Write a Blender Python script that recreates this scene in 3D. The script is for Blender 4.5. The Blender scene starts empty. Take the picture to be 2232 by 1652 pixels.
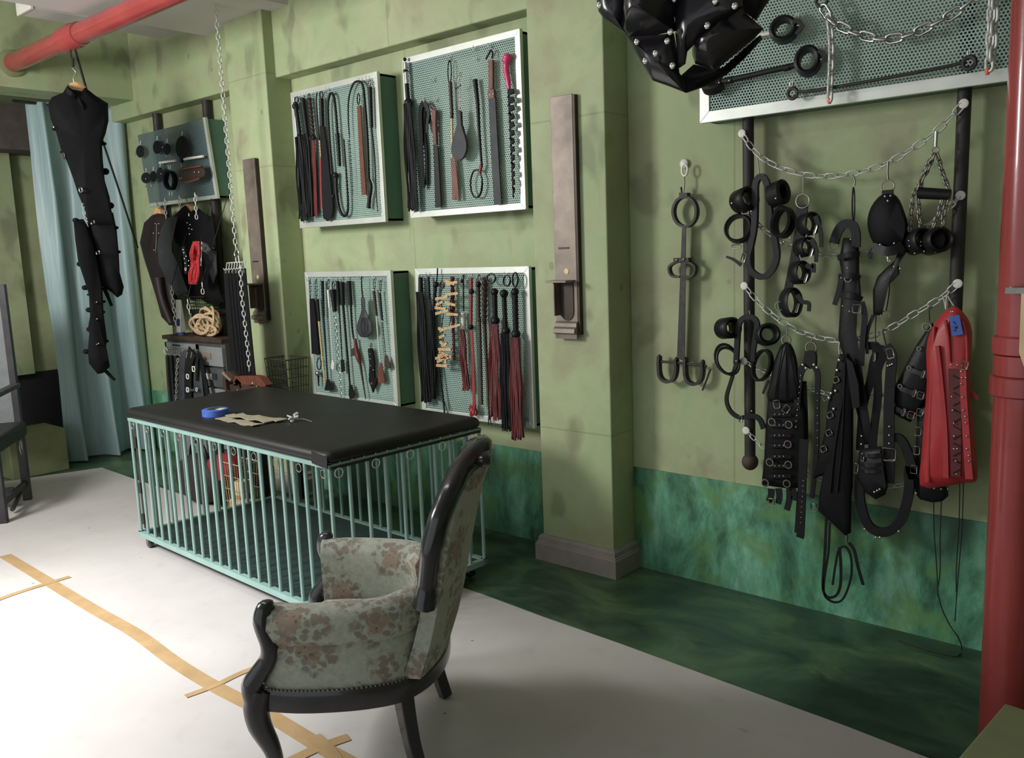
import bpy, math, random
from mathutils import Vector as V, Matrix

random.seed(7)
scene = bpy.context.scene
COL = scene.collection
PI = math.pi

# ------------------------------------------------------------------ camera
FPX, CX, CY = 1884.863, 1116.0, 826.0
CAMH = 1.6
RROW = [V((0.75477759, 0.65490552, -0.03754405)),
        V((0.06880348, -0.13595394, -0.98832313)),
        V((-0.65236254, 0.74338098, -0.14767477))]
cam_data = bpy.data.cameras.new('camera')
cam = bpy.data.objects.new('camera', cam_data)
COL.objects.link(cam)
cam_data.sensor_fit = 'HORIZONTAL'
cam_data.sensor_width = 36.0
cam_data.lens = 36.0 * FPX / 2232.0
cam_data.clip_start = 0.05
M3 = Matrix((RROW[0], -RROW[1], -RROW[2])).transposed()
cam.matrix_world = Matrix.Translation((0, 0, CAMH)) @ M3.to_4x4()
scene.camera = cam

# ------------------------------------------------------------------ world, lights, exposure
scene.view_settings.view_transform = 'Standard'
scene.view_settings.look = 'None'
scene.view_settings.gamma = 1.0
scene.view_settings.use_curve_mapping = False
scene.view_settings.exposure = 0.05
world = bpy.data.worlds.new('world')
scene.world = world
world.use_nodes = True
wb = world.node_tree.nodes['Background']
wb.inputs[0].default_value = (0.92, 0.96, 1.0, 1)
wb.inputs[1].default_value = 0.80

def area(name, loc, target, sx, sy, power, col):
    d = bpy.data.lights.new(name, 'AREA')
    d.shape = 'RECTANGLE'; d.size = sx; d.size_y = sy
    d.energy = power; d.color = col
    o = bpy.data.objects.new(name, d); COL.objects.link(o)
    o.location = loc
    o.rotation_euler = (V(target) - V(loc)).to_track_quat('-Z', 'Y').to_euler()
    return o

KEY = area('studio_key_light', (-5.0, -0.1, 2.5), (-4.6, 2.6, 0.9), 0.9, 0.9, 112, (1.0, 0.99, 0.96))
area('ceiling_tube_light', (-3.2, 1.0, 3.30), (-3.2, 1.0, 0), 2.4, 0.2, 14, (0.95, 1.0, 0.96))
sd = bpy.data.lights.new('floor_spot', 'SPOT'); sd.energy = 620; sd.spot_size = math.radians(70); sd.spot_blend = 1.0; sd.shadow_soft_size = .2
so = bpy.data.objects.new('floor_spot', sd); COL.objects.link(so); so.location = (-3.9, -0.5, 2.5)
so.rotation_euler = (V((-3.75, 0.75, 0)) - V(so.location)).to_track_quat('-Z', 'Y').to_euler()

# ------------------------------------------------------------------ pixel helpers (2232 x 1652 frame)
CAMP = V((0, 0, CAMH))
def ray(x, y):
    a, b = (x - CX) / FPX, (y - CY) / FPX
    return RROW[0] * a + RROW[1] * b + RROW[2]
def aty(x, y, Y):
    d = ray(x, y); return CAMP + d * (Y / d.y)
def atx(x, y, X):
    d = ray(x, y); return CAMP + d * (X / d.x)
def atz(x, y, Z):
    d = ray(x, y); return CAMP + d * ((Z - CAMH) / d.z)
def depth(P):
    return (P - CAMP).dot(RROW[2])
def mpx(P):                       # metres per picture pixel at a point
    return depth(P) / FPX
class Zm:                         # a magnified crop of the photograph used as a ruler
    def __init__(s, ox, oy, sc): s.ox, s.oy, s.s = ox, oy, sc
    def __call__(s, x, y): return (s.ox + x * s.s, s.oy + y * s.s)
class On:                         # points of a crop carried onto a plane parallel to the long wall
    def __init__(s, zm, Y): s.z, s.Y = zm, Y
    def __call__(s, x, y, dy=0.0):
        p = s.z(x, y); return aty(p[0], p[1], s.Y + dy)
    def pts(s, L, dy=0.0):
        return [s(p[0], p[1], dy + (p[2] if len(p) > 2 else 0)) for p in L]
    def r(s, x, y, n):            # radius in metres of n crop pixels
        return n * s.z.s * mpx(s(x, y))
    def w(s, x, y, n):            # width along the wall of n crop pixels
        return (s(x + n / 2, y) - s(x - n / 2, y)).length
class OnV(On):                     # the same on an upright plane through P0 that squarely faces the viewer
    def __init__(s, zm, P0): s.z = zm; s.P = V(P0); d = CAMP - s.P; s.n = V((d.x, d.y, 0)).normalized()
    def __call__(s, x, y, dy=0.0):
        d = ray(*s.z(x, y)); return CAMP + d * (((s.P - CAMP).dot(s.n) - dy) / d.dot(s.n))
ZA = Zm(0, 0, .3027); ZB = Zm(0, 400, .3027); ZC = Zm(600, 40, .29058); ZD = Zm(640, 540, .26629)
ZE = Zm(1280, 0, .25424); ZF = Zm(1700, 0, .25418); ZG = Zm(1380, 320, .35117); ZH = Zm(1680, 260, .29056)
ZI = Zm(1520, 600, .2957); ZJ = Zm(1600, 960, .30268); ZK = Zm(520, 940, .4309); ZL = Zm(240, 840, .36738)
ZM = Zm(280, 220, .20581); ZN = Zm(280, 540, .21795); ZO = Zm(0, 640, .3148); ZP = Zm(0, 1150, .35842)
ZX = Zm(0, 0, 1.0)

# ------------------------------------------------------------------ materials
def lin(c):
    c = c / 255.0
    return c / 12.92 if c <= 0.04045 else ((c + 0.055) / 1.055) ** 2.4
def rgb(r, g, b): return (lin(r), lin(g), lin(b), 1.0)

class NT:
    def __init__(s, name):
        s.m = bpy.data.materials.new(name); s.m.use_nodes = True
        s.t = s.m.node_tree; s.n = s.t.nodes; s.b = s.n['Principled BSDF']; s.out = s.n['Material Output']
    def add(s, kind, **kw):
        n = s.n.new(kind)
        for k, v in kw.items():
            if k in n.inputs.keys(): n.inputs[k].default_value = v
            else: setattr(n, k, v)
        return n
    def link(s, a, b): s.t.links.new(a, b)
    def math(s, op, a, b=None, clamp=False):
        n = s.n.new('ShaderNodeMath'); n.operation = op; n.use_clamp = clamp
        for i, q in enumerate((a, b)):
            if q is None: continue
            if isinstance(q, (int, float)): n.inputs[i].default_value = q
            else: s.link(q, n.inputs[i])
        return n.outputs[0]
    def pos(s, scale=(1, 1, 1), obj=False, rot=(0, 0, 0)):
        if obj:
            src = s.n.new('ShaderNodeTexCoord').outputs['Object']
        else:
            src = s.n.new('ShaderNodeNewGeometry').outputs['Position']
        mp = s.n.new('ShaderNodeMapping'); mp.inputs['Scale'].default_value = scale
        mp.inputs['Rotation'].default_value = rot
        s.link(src, mp.inputs['Vector']); return mp.outputs[0]
    def noise(s, vec, scale, detail=4, rough=.55, dist=0):
        n = s.n.new('ShaderNodeTexNoise'); s.link(vec, n.inputs['Vector'])
        n.inputs['Scale'].default_value = scale; n.inputs['Detail'].default_value = detail
        n.inputs['Roughness'].default_value = rough; n.inputs['Distortion'].default_value = dist
        return n.outputs[0]
    def voro(s, vec, scale, feature='F1', out='Distance', rnd=1.0):
        n = s.n.new('ShaderNodeTexVoronoi'); n.feature = feature; s.link(vec, n.inputs['Vector'])
        n.inputs['Scale'].default_value = scale; n.inputs['Randomness'].default_value = rnd
        return n.outputs[out]
    def ramp(s, fac, stops, interp='LINEAR'):
        n = s.n.new('ShaderNodeValToRGB'); n.color_ramp.interpolation = interp
        e = n.color_ramp.elements
        while len(e) < len(stops): e.new(0.5)
        for i, (p, c) in enumerate(stops):
            e[i].position = p; e[i].color = c if len(c) == 4 else (*c, 1)
        s.link(fac, n.inputs[0]); return n.outputs[0]
    def mask(s, fac, lo, hi):
        n = s.n.new('ShaderNodeMapRange'); n.clamp = True
        n.inputs[1].default_value = lo; n.inputs[2].default_value = hi
        s.link(fac, n.inputs[0]); return n.outputs[0]
    def mix(s, fac, a, b, mode='MIX'):
        n = s.n.new('ShaderNodeMixRGB'); n.blend_type = mode
        for i, q in ((0, fac), (1, a), (2, b)):
            if isinstance(q, (int, float)): n.inputs[i].default_value = q
            elif isinstance(q, tuple): n.inputs[i].default_value = q
            else: s.link(q, n.inputs[i])
        return n.outputs[0]
    def color(s, c):
        if isinstance(c, tuple): s.b.inputs['Base Color'].default_value = c
        else: s.link(c, s.b.inputs['Base Color'])
    def bump(s, h, strength=.3, dist=.01):
        n = s.n.new('ShaderNodeBump'); n.inputs['Strength'].default_value = strength
        n.inputs['Distance'].default_value = dist; s.link(h, n.inputs['Height'])
        s.link(n.outputs[0], s.b.inputs['Normal'])
    def set(s, **kw):
        for k, v in kw.items():
            s.b.inputs[{'rough': 'Roughness', 'metal': 'Metallic', 'spec': 'Specular IOR Level',
                        'coat': 'Coat Weight', 'sheen': 'Sheen Weight'}[k]].default_value = v
MAT = {}
def simple(key, c, rough=.5, metal=0, var=.12, scale=14, bump=0, spec=.5, coat=0):
    t = NT(key); p = t.pos(obj=True)
    n = t.noise(p, scale, 5)
    d = tuple(q * (1 - var * 2.2) for q in c[:3]) + (1,)
    l = tuple(min(1, q * (1 + var * 1.6)) for q in c[:3]) + (1,)
    t.color(t.ramp(n, [(.3, d), (.7, l)]))
    t.set(rough=rough, metal=metal, spec=spec, coat=coat)
    if bump: t.bump(t.noise(p, scale * 9, 3), bump, .002)
    MAT[key] = t.m
    return t.m

simple('leather', rgb(25, 24, 27), .44, bump=.25, scale=18, spec=.28)
simple('leather_matte', rgb(20, 20, 23), .6, bump=.2, scale=18, spec=.18)
simple('leather_grey', rgb(60, 62, 66), .55, bump=.2, spec=.3)
simple('leather_shiny', rgb(30, 27, 33), .24, bump=.12, scale=8, spec=.55)
simple('leather_brown', rgb(105, 58, 44), .5, bump=.2)
simple('leather_dark_brown', rgb(62, 44, 38), .5, bump=.2)
simple('leather_red', rgb(150, 50, 52), .5, bump=.2, var=.08)
simple('leather_dark_red', rgb(98, 34, 36), .5, bump=.2)
simple('garment_red', rgb(178, 52, 56), .42, bump=.2, var=.07)
simple('garment_black', rgb(17, 16, 19), .8, bump=.2, spec=.15)
simple('garment_grey', rgb(46, 48, 52), .7, bump=.2)
simple('garment_maroon', rgb(36, 22, 24), .6, bump=.2)
simple('chrome', rgb(205, 205, 200), .22, 1.0, var=.03)
simple('zinc', rgb(212, 213, 208), .4, .35, var=.05)
simple('nickel_dull', rgb(150, 146, 138), .38, .9, var=.08)
simple('white_plastic', rgb(228, 226, 218), .4, var=.03)
simple('iron', rgb(58, 54, 52), .55, .3, var=.18, scale=30, bump=.2)
simple('iron_pipe', rgb(54, 48, 48), .6, .05, var=.15, scale=20)
simple('pipe_cap', rgb(72, 56, 50), .7, var=.2)
simple('tape_blue', rgb(70, 104, 190), .55, var=.06)
simple('tape_tan', rgb(176, 146, 106), .55, var=.07, scale=8)
simple('cane', rgb(205, 178, 125), .45, var=.08, scale=30)
simple('wood_peg', rgb(214, 178, 132), .6, var=.1, scale=40)
simple('hanger_wood', rgb(214, 168, 116), .5, var=.08)
simple('pink', rgb(214, 60, 112), .3, var=.05, coat=.3)
simple('wood_black', rgb(36, 36, 40), .22, var=.2, scale=10, spec=.55, coat=.3)
simple('wood_dark', rgb(52, 50, 52), .5, var=.2, scale=10)
simple('mint', rgb(138, 168, 161), .45, var=.05, scale=9)
simple('pad_black', rgb(30, 29, 29), .48, spec=.35, var=.12, scale=5, bump=.12)
simple('mat_dark', rgb(40, 58, 56), .6, var=.15, scale=4)
simple('rope_tan', rgb(190, 165, 130), .8, var=.15)
simple('rope_red', rgb(176, 44, 46), .8, var=.2, scale=60)
simple('rope_black', rgb(32, 34, 34), .8)
simple('paper_tan', rgb(158, 150, 128), .7, var=.08, scale=20)
simple('steel_brown', rgb(132, 120, 110), .5, .35, var=.18, scale=7, bump=.1)
simple('steel_edge', rgb(58, 46, 38), .5, .3, var=.15)
simple('frame_alu', rgb(212, 216, 208), .42, .55, var=.06, scale=5)
simple('box_green', rgb(78, 112, 96), .6, var=.06, scale=5)
simple('plaster_base', rgb(148, 140, 132), .75, var=.06, scale=9)
simple('pale_tan', rgb(226, 204, 160), .6, var=.05)
simple('cabinet_grey', rgb(120, 124, 124), .55, var=.08)
simple('cabinet_dark', rgb(70, 72, 72), .55, var=.1)
simple('card_brown', rgb(120, 104, 92), .8, var=.08)
simple('label_white', rgb(205, 205, 198), .6, var=.04)
simple('bag_dark', rgb(40, 34, 36), .7, var=.2)
simple('cloth_red', rgb(150, 44, 50), .8, var=.12)
simple('cloth_blue', rgb(50, 60, 96), .8, var=.12)
simple('teal_box', rgb(60, 130, 110), .6, var=.05)
simple('plinth_green', rgb(128, 134, 98), .8, var=.08, scale=5)
simple('black_paint', rgb(34, 32, 38), .7, var=.08)
simple('brown_beam', rgb(88, 80, 74), .8, var=.08)
simple('orange_tag', rgb(240, 110, 80), .5, var=.04)
simple('green_dim', rgb(110, 136, 96), .7, var=.08)

# ------------------------------------------------------------------ mesh builder
class MB:
    def __init__(s): s.v, s.f = [], []
    def add(s, vs, fs):
        b = len(s.v); s.v += [V(p) for p in vs]; s.f += [tuple(b + i for i in q) for q in fs]; return s
    def hexa(s, p):               # p: 4 bottom (ccw) + 4 top
        return s.add(p, [(3, 2, 1, 0), (4, 5, 6, 7), (0, 1, 5, 4), (1, 2, 6, 5), (2, 3, 7, 6), (3, 0, 4, 7)])
    def box(s, lo, hi):
        x0, y0, z0 = lo; x1, y1, z1 = hi
        return s.hexa([(x0, y0, z0), (x1, y0, z0), (x1, y1, z0), (x0, y1, z0),
                       (x0, y0, z1), (x1, y0, z1), (x1, y1, z1), (x0, y1, z1)])
    def obox(s, c, ax, ay, az):   # oriented box, half-axis vectors
        c = V(c); ax, ay, az = V(ax), V(ay), V(az)
        return s.hexa([c - ax - ay - az, c + ax - ay - az, c + ax + ay - az, c - ax + ay - az,
                       c - ax - ay + az, c + ax - ay + az, c + ax + ay + az, c - ax + ay + az])
    def frames(s, pts, closed=False, up=None):
        n = len(pts); out = []; prev = None
        for i in range(n):
            a = pts[i - 1] if (i > 0 or closed) else pts[0]
            b = pts[(i + 1) % n] if (i < n - 1 or closed) else pts[-1]
            t = (b - a)
            t = t.normalized() if t.length > 1e-9 else V((0, 0, 1))
            if up is not None:
                sd = t.cross(up)
                if sd.length < 1e-4: sd = prev[1] if prev else t.orthogonal()
                sd.normalize(); nn = sd.cross(t).normalized()
            else:
                if prev is None: sd = t.orthogonal().normalized()
                else:
                    sd = prev[1] - t * prev[1].dot(t)
                    sd = sd.normalized() if sd.length > 1e-6 else t.orthogonal().normalized()
                nn = sd.cross(t).normalized()
            out.append((t, sd, nn)); prev = out[-1]
        return out
    def tube(s, pts, r, n=8, closed=False, flat=1.0, up=None):
        pts = [V(p) for p in pts]; rs = r if isinstance(r, (list, tuple)) else [r] * len(pts)
        F = s.frames(pts, closed, up); vs = []; fs = []; m = len(pts)
        for i, p in enumerate(pts):
            for k in range(n):
                a = 2 * PI * k / n
                vs.append(p + F[i][1] * (math.cos(a) * rs[i]) + F[i][2] * (math.sin(a) * rs[i] * flat))
        for i in range(m if closed else m - 1):
            j = (i + 1) % m
            for k in range(n):
                l = (k + 1) % n
                fs.append((i * n + k, i * n + l, j * n + l, j * n + k))
        if not closed:
            fs.append(tuple(range(n - 1, -1, -1))); fs.append(tuple((m - 1) * n + k for k in range(n)))
        return s.add(vs, fs)
    def ribbon(s, pts, w, t, up=V((0, -1, 0)), closed=False):
        pts = [V(p) for p in pts]; ws = w if isinstance(w, (list, tuple)) else [w] * len(pts)
        F = s.frames(pts, closed, up); vs = []; fs = []; m = len(pts)
        for i, p in enumerate(pts):
            a, b = F[i][1] * ws[i] / 2, F[i][2] * t / 2
            vs += [p - a - b, p + a - b, p + a + b, p - a + b]
        for i in range(m if closed else m - 1):
            j = (i + 1) % m
            for k in range(4):
                l = (k + 1) % 4
                fs.append((i * 4 + k, i * 4 + l, j * 4 + l, j * 4 + k))
        if not closed:
            fs += [(3, 2, 1, 0), tuple((m - 1) * 4 + k for k in range(4))]
        return s.add(vs, fs)
    def prism(s, outline, ext):
        n = len(outline); o = [V(p) for p in outline]; e = V(ext)
        fs = [tuple(range(n - 1, -1, -1)), tuple(n + i for i in range(n))]
        fs += [(i, (i + 1) % n, n + (i + 1) % n, n + i) for i in range(n)]
        return s.add(o + [p + e for p in o], fs)
    def pillow(s, outline, t, up=V((0, -1, 0)), rings=3, sink=0.0):   # softly domed slab from an outline
        o = [V(p) for p in outline]; n = len(o); c = sum(o, V()) / n
        vs = []; fs = []
        lev = [(1.0, 0.0)] + [(math.cos(PI / 2 * k / rings) * .999 + .001, math.sin(PI / 2 * k / rings)) for k in range(1, rings)]
        for sgn in (1, -1):
            b = len(vs)
            for (q, h) in lev:
                for p in o: vs.append(c + (p - c) * (q * .35 + .65 if q > .5 else q) + up * (sgn * h * t / 2))
            vs.append(c + up * (sgn * t / 2))
            for k in range(len(lev) - 1):
                for i in range(n):
                    j = (i + 1) % n
                    q = (b + k * n + i, b + k * n + j, b + (k + 1) * n + j, b + (k + 1) * n + i)
                    fs.append(q if sgn > 0 else q[::-1])
            k = len(lev) - 1
            for i in range(n):
                j = (i + 1) % n
                q = (b + k * n + i, b + k * n + j, len(vs) - 1)
                fs.append(q if sgn > 0 else q[::-1])
        return s.add(vs, fs)
    def ball(s, c, r, sc=(1, 1, 1), n=10, m=7):
        c = V(c); vs = [c + V((0, 0, r * sc[2]))]; fs = []
        for i in range(1, m):
            a = PI * i / m
            for k in range(n):
                b = 2 * PI * k / n
                vs.append(c + V((r * sc[0] * math.sin(a) * math.cos(b), r * sc[1] * math.sin(a) * math.sin(b), r * sc[2] * math.cos(a))))
        vs.append(c - V((0, 0, r * sc[2])))
        for k in range(n):
            l = (k + 1) % n
            fs.append((0, 1 + k, 1 + l)); e = 1 + (m - 2) * n
            fs.append((e + l, e + k, len(vs) - 1))
            for i in range(m - 2):
                fs.append((1 + i * n + k, 1 + (i + 1) * n + k, 1 + (i + 1) * n + l, 1 + i * n + l))
        return s.add(vs, fs)
    def ring(s, c, R, r, ax=V((0, -1, 0)), Rz=None, n=20, k=6, a0=0, a1=2 * PI, up=V((0, 0, 1))):
        c = V(c); ax = V(ax).normalized(); sd = V(up).cross(ax)
        sd = sd.normalized() if sd.length > 1e-4 else ax.orthogonal().normalized()
        u2 = ax.cross(sd).normalized(); Rz = R if Rz is None else Rz
        full = abs(a1 - a0 - 2 * PI) < 1e-6
        P = [c + sd * (R * math.cos(a0 + (a1 - a0) * i / (n if full else n - 1))) + u2 * (Rz * math.sin(a0 + (a1 - a0) * i / (n if full else n - 1))) for i in range(n)]
        return s.tube(P, r, k, closed=full)
    def band(s, c, ax, R, Rz, w, t, n=22, up=V((0, 0, 1))):     # a cuff: closed strap standing on its edge round an axis
        c = V(c); ax = V(ax).normalized(); sd = V(up).cross(ax)
        sd = sd.normalized() if sd.length > 1e-4 else ax.orthogonal().normalized()
        u2 = ax.cross(sd).normalized(); vs = []; fs = []
        for i in range(n):
            a = 2 * PI * i / n
            d = sd * math.cos(a) + u2 * math.sin(a)
            p = c + sd * (R * math.cos(a)) + u2 * (Rz * math.sin(a))
            for (e, q) in ((-1, 0), (-.8, 1), (.8, 1), (1, 0), (.8, -1), (-.8, -1)):
                vs.append(p + ax * (e * w / 2) + d * (q * t / 2))
        for i in range(n):
            j = (i + 1) % n
            for k in range(6):
                l = (k + 1) % 6
                fs.append((i * 6 + k, i * 6 + l, j * 6 + l, j * 6 + k))
        return s.add(vs, fs)
    def lathe(s, base, axis, prof, n=12):
        ax = V(axis).normalized(); sd = ax.orthogonal().normalized(); u2 = ax.cross(sd); base = V(base)
        vs = []; fs = []; m = len(prof)
        for (h, r) in prof:
            for k in range(n):
                a = 2 * PI * k / n
                vs.append(base + ax * h + sd * (r * math.cos(a)) + u2 * (r * math.sin(a)))
        for i in range(m - 1):
            for k in range(n):
                l = (k + 1) % n
                fs.append((i * n + k, i * n + l, (i + 1) * n + l, (i + 1) * n + k))
        fs.append(tuple(range(n - 1, -1, -1))); fs.append(tuple((m - 1) * n + k for k in range(n)))
        return s.add(vs, fs)
    def grid(s, G, closeu=False):
        nu, nv = len(G), len(G[0]); vs = [p for row in G for p in row]; fs = []
        for i in range(nu if closeu else nu - 1):
            for j in range(nv - 1):
                k = (i + 1) % nu
                fs.append((i * nv + j, k * nv + j, k * nv + j + 1, i * nv + j + 1))
        return s.add(vs, fs)
    def frame(s, c, hw, hh, r, ux=V((1, 0, 0)), uz=V((0, 0, 1))):    # square buckle
        c = V(c); ux = V(ux); uz = V(uz)
        P = [c - ux * hw - uz * hh, c + ux * hw - uz * hh, c + ux * hw + uz * hh, c - ux * hw + uz * hh]
        Q = []
        for i in range(4):
            a, b = P[i], P[(i + 1) % 4]
            Q += [a.lerp(b, .12), a.lerp(b, .88)]
        return s.tube(Q, r, 6, closed=True)
    def center(s):
        lo = V((min(p.x for p in s.v), min(p.y for p in s.v), min(p.z for p in s.v)))
        hi = V((max(p.x for p in s.v), max(p.y for p in s.v), max(p.z for p in s.v)))
        return (lo + hi) / 2
    def build(s, name, mat, parent=None, origin=None, smooth=True, angle=38, bevel=0, kind=None):
        if parent is not None: o0 = org(parent)
        else: o0 = V(origin) if origin is not None else s.center()
        me = bpy.data.meshes.new(name)
        me.from_pydata([tuple(p - o0) for p in s.v], [], s.f); me.validate(); me.update()
        me.materials.append(MAT[mat] if isinstance(mat, str) else mat)
        if smooth:
            for p in me.polygons: p.use_smooth = True
            me.set_sharp_from_angle(angle=math.radians(angle))
        ob = bpy.data.objects.new(name, me); COL.objects.link(ob)
        if parent is not None: ob.parent = parent
        else: ob.location = o0
        ORG[ob.name] = o0
        if bevel:
            b = ob.modifiers.new('bevel', 'BEVEL'); b.width = bevel; b.segments = 2; b.limit_method = 'ANGLE'
        if kind: ob['kind'] = kind
        return ob
ORG = {}
def org(o): return ORG[o.name]
def tag(o, label, cat, group=None):
    o['label'] = label; o['category'] = cat
    if group: o['group'] = group
    return o
def thing(name, label, cat, loc, group=None):
    o = bpy.data.objects.new(name, None); COL.objects.link(o); o.location = loc
    o.empty_display_size = .05; ORG[o.name] = V(loc)
    return tag(o, label, cat, group)
def struct(o): o['kind'] = 'structure'; return o
def inst(src, parent, mat4, name=None):        # a further piece sharing a mesh, placed relative to its parent's origin
    o = bpy.data.objects.new(name or src.name.split('.')[0], src.data); COL.objects.link(o)
    o.parent = parent; o.matrix_local = mat4; ORG[o.name] = org(parent)
    return o
def spline(P, n=6, closed=False):
    P = [V(p) for p in P]; m = len(P); out = []
    for i in range(m if closed else m - 1):
        p0 = P[i - 1] if (i > 0 or closed) else P[0]; p1 = P[i]; p2 = P[(i + 1) % m]
        p3 = P[(i + 2) % m] if (i + 2 < m or closed) else P[-1]
        for k in range(n):
            t = k / n
            out.append(0.5 * ((2 * p1) + (p2 - p0) * t + (2 * p0 - 5 * p1 + 4 * p2 - p3) * t * t + (3 * p1 - p0 - 3 * p2 + p3) * t ** 3))
    if not closed: out.append(P[-1])
    return out
def interp(vals, m):
    n = len(vals); out = []
    for i in range(m):
        t = i * (n - 1) / (m - 1); k = min(int(t), n - 2); out.append(vals[k] + (vals[k + 1] - vals[k]) * (t - k))
    return out
# ------------------------------------------------------------------ surface materials
YW, YP, YB, YF = 3.536, 3.344, 3.42, 3.386     # wall, pillar front, beam front, rack front
def wall_mat(key, tint=1.0, seams=(), vseams=()):
    t = NT(key); p = t.pos()
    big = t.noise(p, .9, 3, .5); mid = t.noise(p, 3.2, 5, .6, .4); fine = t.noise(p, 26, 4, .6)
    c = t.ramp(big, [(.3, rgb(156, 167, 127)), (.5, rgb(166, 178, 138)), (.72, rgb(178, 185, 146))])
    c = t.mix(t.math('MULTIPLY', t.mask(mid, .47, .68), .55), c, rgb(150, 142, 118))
    c = t.mix(t.math('MULTIPLY', t.mask(mid, .46, .28), .6), c, rgb(140, 168, 122))
    sp = t.noise(t.pos((1, 1, .62)), 5.2, 2, .45, .25)
    c = t.mix(t.math('MULTIPLY', t.mask(sp, .59, .68), .5), c, rgb(110, 114, 90))
    v = t.voro(t.pos((1, 1, .8)), 5.5)
    g = t.noise(p, 1.7, 2)
    pit = t.math('MULTIPLY', t.mask(v, .10, .075), t.mask(g, .48, .56))
    c = t.mix(t.math('MULTIPLY', pit, .4), c, rgb(98, 106, 78))
    sep = t.add('ShaderNodeSeparateXYZ'); t.link(p, sep.inputs[0])
    hgt = t.math('MULTIPLY', fine, .25)
    for (ax, val) in [(2, s) for s in seams] + [(0, s) for s in vseams]:
        q = t.math('ABSOLUTE', t.math('SUBTRACT', sep.outputs[ax], val))
        ln = t.mask(q, .006, .002)
        c = t.mix(t.math('MULTIPLY', ln, .3), c, rgb(100, 106, 76))
        hgt = t.math('SUBTRACT', hgt, ln)
    c = t.mix(t.math('MULTIPLY', t.mask(fine, .5, .8), .12), c, rgb(190, 196, 150))
    t.color(c); t.set(rough=.62, spec=.3); t.bump(hgt, .25, .004)
    MAT[key] = t.m
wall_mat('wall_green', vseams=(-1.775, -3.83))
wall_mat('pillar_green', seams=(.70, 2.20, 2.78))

t = NT('dado'); p = t.pos((1, 1, .38), rot=(0, .55, 0)); q = t.pos()
n1 = t.noise(p, 4.0, 9, .7, .3); n2 = t.noise(q, 4.5, 5, .6, .8); n3 = t.noise(p, 1.1, 3, .5)
c = t.ramp(n1, [(.34, rgb(40, 60, 50)), (.44, rgb(68, 114, 88)), (.53, rgb(98, 158, 126)), (.64, rgb(140, 194, 168))])
c = t.mix(t.math('MULTIPLY', t.mask(n2, .5, .64), .75), c, rgb(104, 146, 88))
c = t.mix(t.math('MULTIPLY', t.mask(n3, .54, .64), .8), c, rgb(46, 66, 58))
t.color(c); t.set(rough=.35, spec=.4); MAT['dado'] = t.m

t = NT('floor_green'); p = t.pos((1, 1.7, 1), rot=(0, 0, .25)); q = t.pos()
n1 = t.noise(p, 2.2, 6, .6, .7); n2 = t.noise(q, 1.0, 4, .55); n3 = t.noise(p, 4.4, 5, .6, .5)
c = t.ramp(n1, [(.36, rgb(42, 60, 50)), (.5, rgb(64, 90, 66)), (.64, rgb(92, 120, 84))])
c = t.mix(t.math('MULTIPLY', t.mask(n2, .5, .68), .6), c, rgb(52, 84, 76))
c = t.mix(t.math('MULTIPLY', t.mask(n3, .58, .74), .6), c, rgb(28, 40, 34))
t.color(c); t.set(rough=.38, spec=.45); t.bump(t.noise(q, 40, 3), .06, .003); MAT['floor_green'] = t.m

t = NT('paper_white'); q = t.pos(); n1 = t.noise(q, 1.3, 4, .55); n2 = t.noise(q, 9, 4, .6)
v = t.voro(q, 4.5); v2 = t.voro(t.pos((1, 2.2, 1), rot=(0, 0, .6)), 2.3)
c = t.ramp(n1, [(.3, rgb(184, 179, 176)), (.7, rgb(200, 196, 193))])
c = t.mix(t.math('MULTIPLY', t.mask(n2, .56, .75), .25), c, rgb(162, 156, 150))
c = t.mix(t.math('MULTIPLY', t.mask(v, .035, .02), .8), c, rgb(84, 82, 86))
c = t.mix(t.math('MULTIPLY', t.math('MULTIPLY', t.mask(v2, .05, .03), t.mask(n2, .45, .5)), .6), c, rgb(120, 160, 160))
t.color(c); t.set(rough=.6, spec=.25); t.bump(t.noise(q, 3, 3), .08, .01); MAT['paper_white'] = t.m

t = NT('ceiling_grey'); q = t.pos(); t.color(t.ramp(t.noise(q, 1.6, 4), [(.3, rgb(196, 191, 188)), (.7, rgb(212, 207, 203))]))
t.set(rough=.8, spec=.2); MAT['ceiling_grey'] = t.m
t = NT('red_paint'); q = t.pos(); c = t.ramp(t.noise(q, 3, 4), [(.3, rgb(148, 58, 58)), (.7, rgb(168, 72, 71))])
c = t.mix(t.math('MULTIPLY', t.mask(t.noise(q, 14, 4), .6, .8), .3), c, rgb(120, 40, 40))
t.color(c); t.set(rough=.24, spec=.5, coat=.25); t.bump(t.noise(q, 22, 3), .08, .004); MAT['red_paint'] = t.m
t = NT('curtain_cloth'); q = t.pos((30, 30, 1)); c = t.ramp(t.noise(q, 3, 3), [(.3, rgb(138, 162, 164)), (.7, rgb(156, 180, 180))])
t.color(c); t.set(rough=.42, spec=.45); MAT['curtain_cloth'] = t.m

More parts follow.
